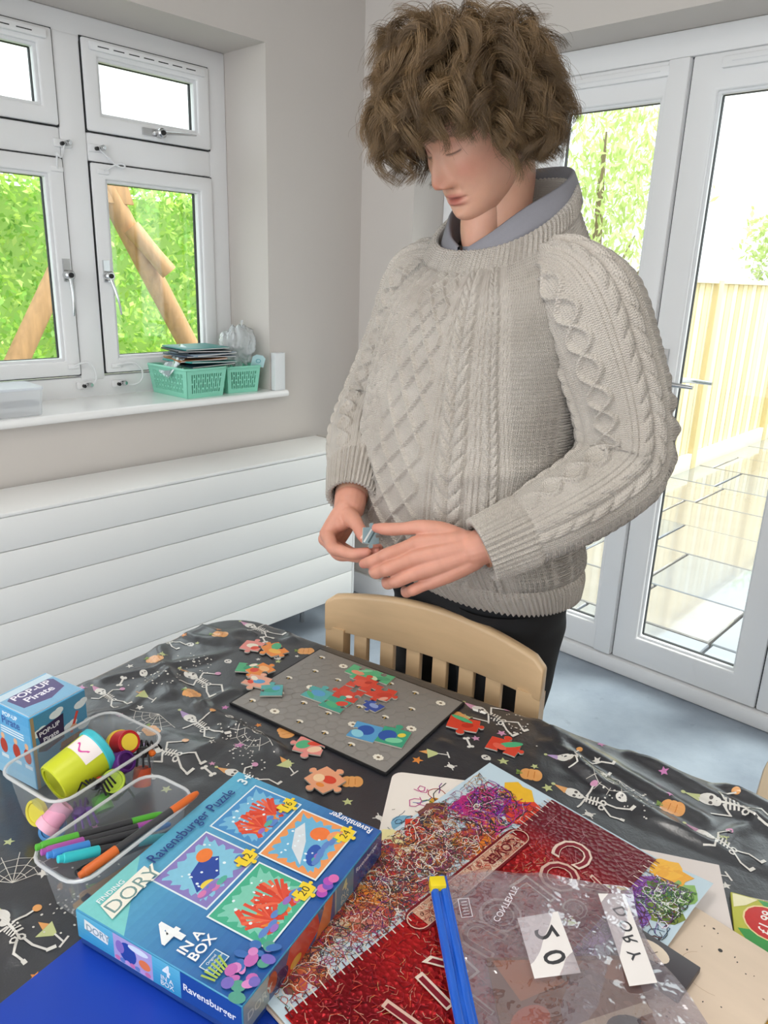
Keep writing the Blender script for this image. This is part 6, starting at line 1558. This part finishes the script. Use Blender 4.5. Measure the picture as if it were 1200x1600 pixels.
def hand(wr, fore, mcps, fingers, thumb, thr, extra, pts_nail):
    VS, FS, o = [], [], 0
    def put(c):
        nonlocal o
        V, F, T = c; VS.append(V); FS.extend([tuple(int(i) + o for i in f) for f in F]); FS.extend([tuple(dict.fromkeys(int(i) + o for i in t)) for t in T]); o += len(V)
    put(capsule([fore, .5 * (fore + wr), wr], [.030, .030, .0285]))
    for k, m in enumerate(mcps):
        base = wr + (m - wr) * .12 + (m - np.mean(mcps, 0)) * .35
        put(capsule([base, .5 * (base + m), m], [.0185, .0172, [.0138, .0140, .0134, .0125][k]]))
    for k in range(3): put(capsule([wr + (mcps[k] - wr) * .4, .5 * (mcps[k] + mcps[k + 1]) * .9 + wr * .1], [.013, .0105]))
    for k, fg in enumerate(fingers):
        s_ = [1.0, 1.04, .98, .86][k]
        P = [mcps[k]] + fg; mids = []; rr = []
        for i in range(len(P) - 1):
            mids += [P[i], .5 * (P[i] + P[i + 1])]; rr += [[.0130, .0112, .0112, .0100, .0099, .0092][2 * i] * s_, [.0130, .0112, .0112, .0100, .0099, .0092][2 * i + 1] * s_]
        mids.append(P[-1]); rr.append(.0078 * s_); put(capsule(mids, rr, 34))
    put(capsule(thumb, thr, 34))
    for c in extra: put(capsule(*c))
    return remesh(np.concatenate(VS), FS, .0015, 5)
cp = cam_pt
def hand_cols(V, tips, knuckles):
    C = np.tile(np.array(lin('#cc917c')), (len(V), 1))
    n = fbm(V[:, 0] * 90 + V[:, 2] * 60, V[:, 1] * 90, 3, 2)[:, None]; C = C * (.93 + .14 * n)
    for t in tips: m = .55 * np.exp(-(np.linalg.norm(V - t, axis=1) / .016) ** 2); C = C * (1 - m[:, None]) + np.array(lin('#c97a6c')) * m[:, None]
    for t in knuckles: m = .45 * np.exp(-(np.linalg.norm(V - t, axis=1) / .011) ** 2); C = C * (1 - m[:, None]) + np.array(lin('#c07c68')) * m[:, None]
    return np.concatenate([C, np.ones((len(V), 1))], 1)
# left hand (picture right): back of the hand to the viewer
wL = cp(742, 858, 1.186); mL = [cp(650, 850, 1.197), cp(647, 873, 1.184), cp(656, 893, 1.183), cp(674, 909, 1.19)]
fL = [[cp(604, 867, 1.186), cp(581, 877, 1.203), cp(568, 881, 1.222)], [cp(606, 889, 1.178), cp(588, 895, 1.198), cp(583, 893, 1.220)], [cp(620, 908, 1.182), cp(606, 912, 1.202), cp(603, 908, 1.224)], [cp(645, 922, 1.190), cp(635, 926, 1.208), cp(632, 922, 1.227)]]
tL = [cp(722, 842, 1.20), cp(690, 830, 1.202), cp(655, 824, 1.207), cp(632, 826, 1.212), cp(610, 827, 1.218), cp(597, 826, 1.223), cp(588, 825, 1.228)]
VL, FL = hand(wL, cp(800, 838, 1.18), mL, fL, tL, [.016, .0155, .0125, .0105, .0108, .0098, .0078], [([cp(690, 845, 1.205), cp(660, 845, 1.205)], [.015, .011])], None)
add_part(VL, FL, hand_cols(VL, [f[-1] for f in fL] + [tL[-1]], [f[0] for f in fL] + mL + [tL[4]]))
# right hand (picture left): thumb side to the viewer
wR = cp(546, 792, 1.362); mR = [cp(511, 834, 1.330), cp(509, 842, 1.348), cp(515, 848, 1.364), cp(526, 850, 1.378)]
fR = [[cp(521, 857, 1.290), cp(550, 866, 1.268), cp(574, 863, 1.256)], [cp(530, 866, 1.300), cp(562, 870, 1.279), cp(588, 862, 1.268)], [cp(542, 866, 1.318), cp(572, 866, 1.297), cp(592, 857, 1.287)], [cp(552, 864, 1.338), cp(576, 862, 1.318), cp(592, 855, 1.308)]]
tR = [cp(541, 803, 1.345), cp(548, 809, 1.328), cp(555, 816, 1.310), cp(559, 822, 1.300), cp(563, 829, 1.290), cp(566, 836, 1.281), cp(569, 842, 1.275)]
VR, FR = hand(wR, cp(552, 752, 1.40), mR, fR, tR, [.017, .0165, .0135, .0115, .0115, .0105, .0085], [([cp(530, 818, 1.335), cp(540, 815, 1.335)], [.015, .013])], None)
add_part(VR, FR, hand_cols(VR, [f[-1] for f in fR] + [tR[-1]], [f[0] for f in fR] + mR + [tR[4]]))
def skin_mat():
    m = bpy.data.materials.new('skin'); m.use_nodes = True; nt = m.node_tree; b = nt.nodes['Principled BSDF']
    a = nt.nodes.new('ShaderNodeVertexColor'); a.layer_name = 'Col'
    n = nt.nodes.new('ShaderNodeTexNoise'); n.inputs['Scale'].default_value = 60; n.inputs['Detail'].default_value = 4
    tc = nt.nodes.new('ShaderNodeTexCoord'); nt.links.new(tc.outputs['Object'], n.inputs[0])
    mr = nt.nodes.new('ShaderNodeMapRange'); mr.inputs[3].default_value = .93; mr.inputs[4].default_value = 1.05; nt.links.new(n.outputs[0], mr.inputs[0])
    mx = nt.nodes.new('ShaderNodeMix'); mx.data_type = 'RGBA'; mx.blend_type = 'MULTIPLY'; mx.inputs[0].default_value = 1
    nt.links.new(a.outputs[0], mx.inputs[6]); nt.links.new(mr.outputs[0], mx.inputs[7]); nt.links.new(mx.outputs[2], b.inputs['Base Color'])
    b.inputs['Roughness'].default_value = .5; b.inputs['Subsurface Weight'].default_value = .25; b.inputs['Subsurface Radius'].default_value = (.010, .004, .002); b.inputs['Subsurface Scale'].default_value = .5
    n2 = nt.nodes.new('ShaderNodeTexNoise'); n2.inputs['Scale'].default_value = 420; nt.links.new(tc.outputs['Object'], n2.inputs[0])
    bp = nt.nodes.new('ShaderNodeBump'); bp.inputs['Strength'].default_value = .12; bp.inputs['Distance'].default_value = .001; nt.links.new(n2.outputs[0], bp.inputs['Height']); nt.links.new(bp.outputs[0], b.inputs['Normal'])
    return m
bodyo = raw_mesh('body', np.concatenate(VB), np.concatenate(FB), skin_mat(), man, col=np.concatenate(CB))
# nails
m_nail = mat('fingernail', '#e8bfae', .25, var=.03, coat=.3)
def nail(p, d, up, w=.0055, L=.010):
    d = np.asarray(d) / np.linalg.norm(d); up = np.asarray(up) - d * (np.asarray(up) @ d); up /= np.linalg.norm(up); s = np.cross(d, up); G = []
    for a in np.linspace(-1, 1, 9): G.append([p + s * a * w * (1 - .25 * t * t) + d * (t - .5) * L + up * (-.0028 * a * a) for t in np.linspace(0, 1, 7)])
    MB().grid(G).build('fingernail', m_nail, bodyo, smooth=True)
tocam = lambda p: (CAM_POS - P0 - p) / np.linalg.norm(CAM_POS - P0 - p)
nail(tR[5] + tocam(tR[5]) * .0102 + np.array([0, 0, .001]), tR[-1] - tR[4], tocam(tR[5]) + np.array([0, 0, .15]), .0062, .0125)
for fg in fL[:2]: nail(.5 * (fg[1] + fg[2]) + np.array([0, 0, .004]) + tocam(fg[2]) * .0068, fg[2] - fg[1], tocam(fg[2]) * .8 + np.array([0, 0, .6]), .0048, .008)

# ---------------------------------------------------------------- shirt collar
m_shirt = mat('grey polo shirt', '#8b898f', .8, var=.05, vscale=200, bump=.1, bscale=600)
CP = [(.086, .012, 1.450), (.076, .046, 1.470), (.044, .084, 1.508), (-.02, .106, 1.550), (-.078, .074, 1.582), (-.100, .0, 1.592), (-.078, -.074, 1.582), (-.02, -.106, 1.550), (.044, -.084, 1.508), (.076, -.046, 1.470), (.086, -.012, 1.450)]
path, _, _ = smooth_path([pw(*q) for q in CP], 90); cen = np.array([pw(.0, 0, 1.5)] * 90); G = []
for i in range(90):
    p = path[i]; o_ = p - cen[i]; o_[2] = 0; o_ /= np.linalg.norm(o_); u = i / 89; kk = 1 - .62 * (np.exp(-(u / .16) ** 2) + np.exp(-((1 - u) / .16) ** 2))
    G.append([tuple(p + o_ * a + PZ * b) for a, b in ((-.012, -.055), (-.006, -.03), (-.002, -.006), (.002, .0), (.006, -.002), (.012 * kk, -.014), (.019 * kk, -.03), (.025 * kk, -.048), (.0235 * kk, -.0485), (.012 * kk, -.03))])
sc_ = MB().grid(G).build('shirt_collar', m_shirt, man, smooth=True, sharp=120)
G = [[tuple(pw(f, l, z)) for f, l, z in ((.078 + .004 * (1 - abs(a)), a * .016, 1.450), (.074 + .004 * (1 - abs(a)), a * .017, 1.43), (.07, a * .018, 1.39))] for a in np.linspace(-1, 1, 7)]
MB().grid(G).build('placket', mat('grey polo shirt', '#8b898f'), sc_, smooth=True)
# small jigsaw piece held between thumbs and fingers
hp_ = thing('jigsaw_piece', 'small jigsaw piece pinched between the person\'s thumbs', 'jigsaw piece', tuple(P0 + cp(579, 838, 1.262)), 0, 'jigsaw piece being held')
hp_.matrix_world = Matrix.Translation(Vector(P0 + cp(579, 837, 1.255))) @ (Matrix.Rotation(math.radians(42), 4, 'Z') @ Matrix.Rotation(math.radians(70), 4, 'X') @ Matrix.Rotation(math.radians(25), 4, 'Y'))
Pp = piece_outline(.030, .026, (1, -1, 1, 0)); MB().prism(Pp, 0, .0022).build('card_body', m_card, hp_)
A = Art(flatfn(.0022)); A.poly(Pp, '#8fa6ad'); A.line([(-.012, -.01), (.0, .01)], .003, '#e3e8e6'); A.line([(-.004, -.011), (.008, .01)], .003, '#4f6468'); A.build('picture_face', m_inkg, hp_)
# ---------------------------------------------------------------- hair
hg = np.random.default_rng(17)
def skull(d, grow=0.0):
    """point on the skull for unit directions d (head-local)"""
    d = np.asarray(d, float); zq = d[..., 2]
    a = np.where(d[..., 0] > 0, .092, .101) + grow; b = .0765 + grow; c = np.where(zq > 0, .1125, .12) + grow
    r = 1 / np.sqrt((d[..., 0] / a) ** 2 + (d[..., 1] / b) ** 2 + (zq / c) ** 2); return d * r[..., None]
def has_hair(p):
    x, y, z = p[..., 0], p[..., 1], p[..., 2]
    hl = np.where(x > .02, .056 - .10 * np.clip(np.abs(y) - .04, 0, 1) * 6 * smoothstep(.08, .03, x), np.where(x > -.03, .012 - .5 * (.02 - x), -.048))
    return z > hl
NG = 560
dirs = hg.normal(size=(9000, 3)); dirs /= np.linalg.norm(dirs, axis=1)[:, None]; pts = skull(dirs); ok = has_hair(pts); dirs = dirs[ok]; pts = pts[ok]
sel = [0]; dist = np.linalg.norm(pts - pts[0], axis=1)
for _ in range(NG - 1):
    k = int(np.argmax(dist)); sel.append(k); dist = np.minimum(dist, np.linalg.norm(pts - pts[k], axis=1))
rp = pts[sel]; rn = dirs[sel] / np.array([.09, .0765, .1125]) ** 2; rn /= np.linalg.norm(rn, axis=1)[:, None]
crown = np.array([-.035, .008, .106]); grav = np.array([math.sin(HT), 0, -math.cos(HT)])
NP = 24
flow = rp - crown; flow -= rn * np.sum(flow * rn, 1)[:, None]; flow /= np.linalg.norm(flow, axis=1)[:, None] + 1e-6
frontness = smoothstep(.01, .07, rp[:, 0]); low = smoothstep(.04, -.05, rp[:, 2]); topness = smoothstep(.05, .1, rp[:, 2]); rightness = smoothstep(.03, -.05, rp[:, 1])
Ln = .092 - .026 * frontness + .036 * frontness * rightness - .046 * low + .028 * topness + .017 * hg.normal(size=NG).clip(-1.3, 1.5)
P = rp.copy(); d = rn * 1.0 + flow * .45 + .28 * hg.normal(size=(NG, 3)); d /= np.linalg.norm(d, axis=1)[:, None]
G_ = [P.copy()]; Dd = [d.copy()]
for i in range(NP - 1):
    s = i / (NP - 1)
    d = d + grav * (.008 + .070 * s) + flow * (.05 + .05 * s) - rn * .05 * s
    d /= np.linalg.norm(d, axis=1)[:, None]
    P = P + d * (Ln / (NP - 1))[:, None]
    u = P / (np.linalg.norm(P, axis=1)[:, None] + 1e-9); lim = np.linalg.norm(skull(u, .014 + .02 * s), axis=1); rr_ = np.linalg.norm(P, axis=1)
    P = np.where((rr_ < lim)[:, None], u * lim[:, None], P)
    G_.append(P.copy()); Dd.append(d.copy())
G_ = np.stack(G_, 1); Dd = np.stack(Dd, 1)
NC = 50
N_ = NG * NC
gi = np.repeat(np.arange(NG), NC); t_ = np.linspace(0, 1, NP)[None, :, None]
# curls: every lock winds round its own path
ax = hg.normal(size=(NG, 1, 3)); e1 = np.cross(Dd, ax); e1 /= np.linalg.norm(e1, axis=2, keepdims=True) + 1e-9; e2 = np.cross(Dd, e1)
phi = hg.uniform(0, 6.28, (NG, 1, 1)); om = hg.uniform(5.0, 10.0, (NG, 1, 1)) * np.where(hg.random((NG, 1, 1)) < .5, -1, 1); rho = hg.uniform(.008, .019, (NG, 1, 1))
dphi = hg.normal(size=(N_, 1, 1)) * .28; drho = 1 + .18 * hg.normal(size=(N_, 1, 1))
ang = phi[gi] + dphi + om[gi] * t_
S = G_[gi] + (e1[gi] * np.cos(ang) + e2[gi] * np.sin(ang)) * rho[gi] * drho * smoothstep(0, .45, t_)
jit = hg.normal(size=(N_, 3)) * .0066
S = S + jit[:, None] * (1 - .72 * t_ ** .8) + (hg.normal(size=(N_, 1, 3)) * .0022) * t_ ** 2
stray = (hg.random((N_, 1, 1)) < .035); S = S + stray * hg.normal(size=(N_, 1, 3)) * .014 * t_ ** 1.5
S[:, 0] = skull(S[:, 0] / np.linalg.norm(S[:, 0], axis=1)[:, None], -.001)
W_ = hw(S[..., 0], S[..., 1], S[..., 2])
hc = bpy.data.hair_curves.new('hair'); hc.add_curves([NP] * N_)
hc.position_data.foreach_set('vector', W_.astype(np.float32).ravel())
ra_ = hc.attributes.new('radius', 'FLOAT', 'POINT'); ra_.data.foreach_set('value', np.tile(.00036 * (1 - .75 * np.linspace(0, 1, NP) ** 1.6), N_).astype(np.float32))
def hair_mat():
    m = bpy.data.materials.new('brown hair'); m.use_nodes = True; nt = m.node_tree; b = nt.nodes['Principled BSDF']
    inf = nt.nodes.new('ShaderNodeAttribute'); inf.attribute_name = 'lock'; r = nt.nodes.new('ShaderNodeValToRGB'); r.color_ramp.elements[0].color = lin('#46331f') + (1,); r.color_ramp.elements[1].color = lin('#8f7350') + (1,)
    nt.links.new(inf.outputs['Fac'], r.inputs[0]); nt.links.new(r.outputs[0], b.inputs['Base Color']); b.inputs['Roughness'].default_value = .42; b.inputs['Specular IOR Level'].default_value = .5
    return m
ca_ = hc.attributes.new('lock', 'FLOAT', 'CURVE'); ca_.data.foreach_set('value', (.55 * hg.random(NG)[gi] + .45 * hg.random(N_)).astype(np.float32))
hc.materials.append(hair_mat())
ho = bpy.data.objects.new('hair', hc); link(ho, man); ho['label'] = 'tousled wavy brown hair'; ho['kind'] = 'stuff'
# scalp under the hair
nz2, nt2 = 40, 60; Gc = []
for i in range(nz2):
    el = math.radians(90 - 138 * i / (nz2 - 1)); row = []
    for j in range(nt2):
        az = 2 * math.pi * j / nt2; row.append([math.cos(el) * math.cos(az), math.cos(el) * math.sin(az), math.sin(el)])
    Gc.append(row)
Dc = np.array(Gc); Pc = skull(Dc, .004); I = np.arange(nz2 * nt2).reshape(nz2, nt2); Jc = np.roll(I, -1, 1); Fc = np.stack([I[:-1], Jc[:-1], Jc[1:], I[1:]], -1).reshape(-1, 4)
mk = has_hair(Pc - np.array([0, 0, .004])).ravel(); Fc = Fc[mk[Fc].all(1)]
raw_mesh('scalp', hw(Pc[..., 0], Pc[..., 1], Pc[..., 2]).reshape(-1, 3), Fc, mat('hair roots', '#3a2c20', .8), ho)
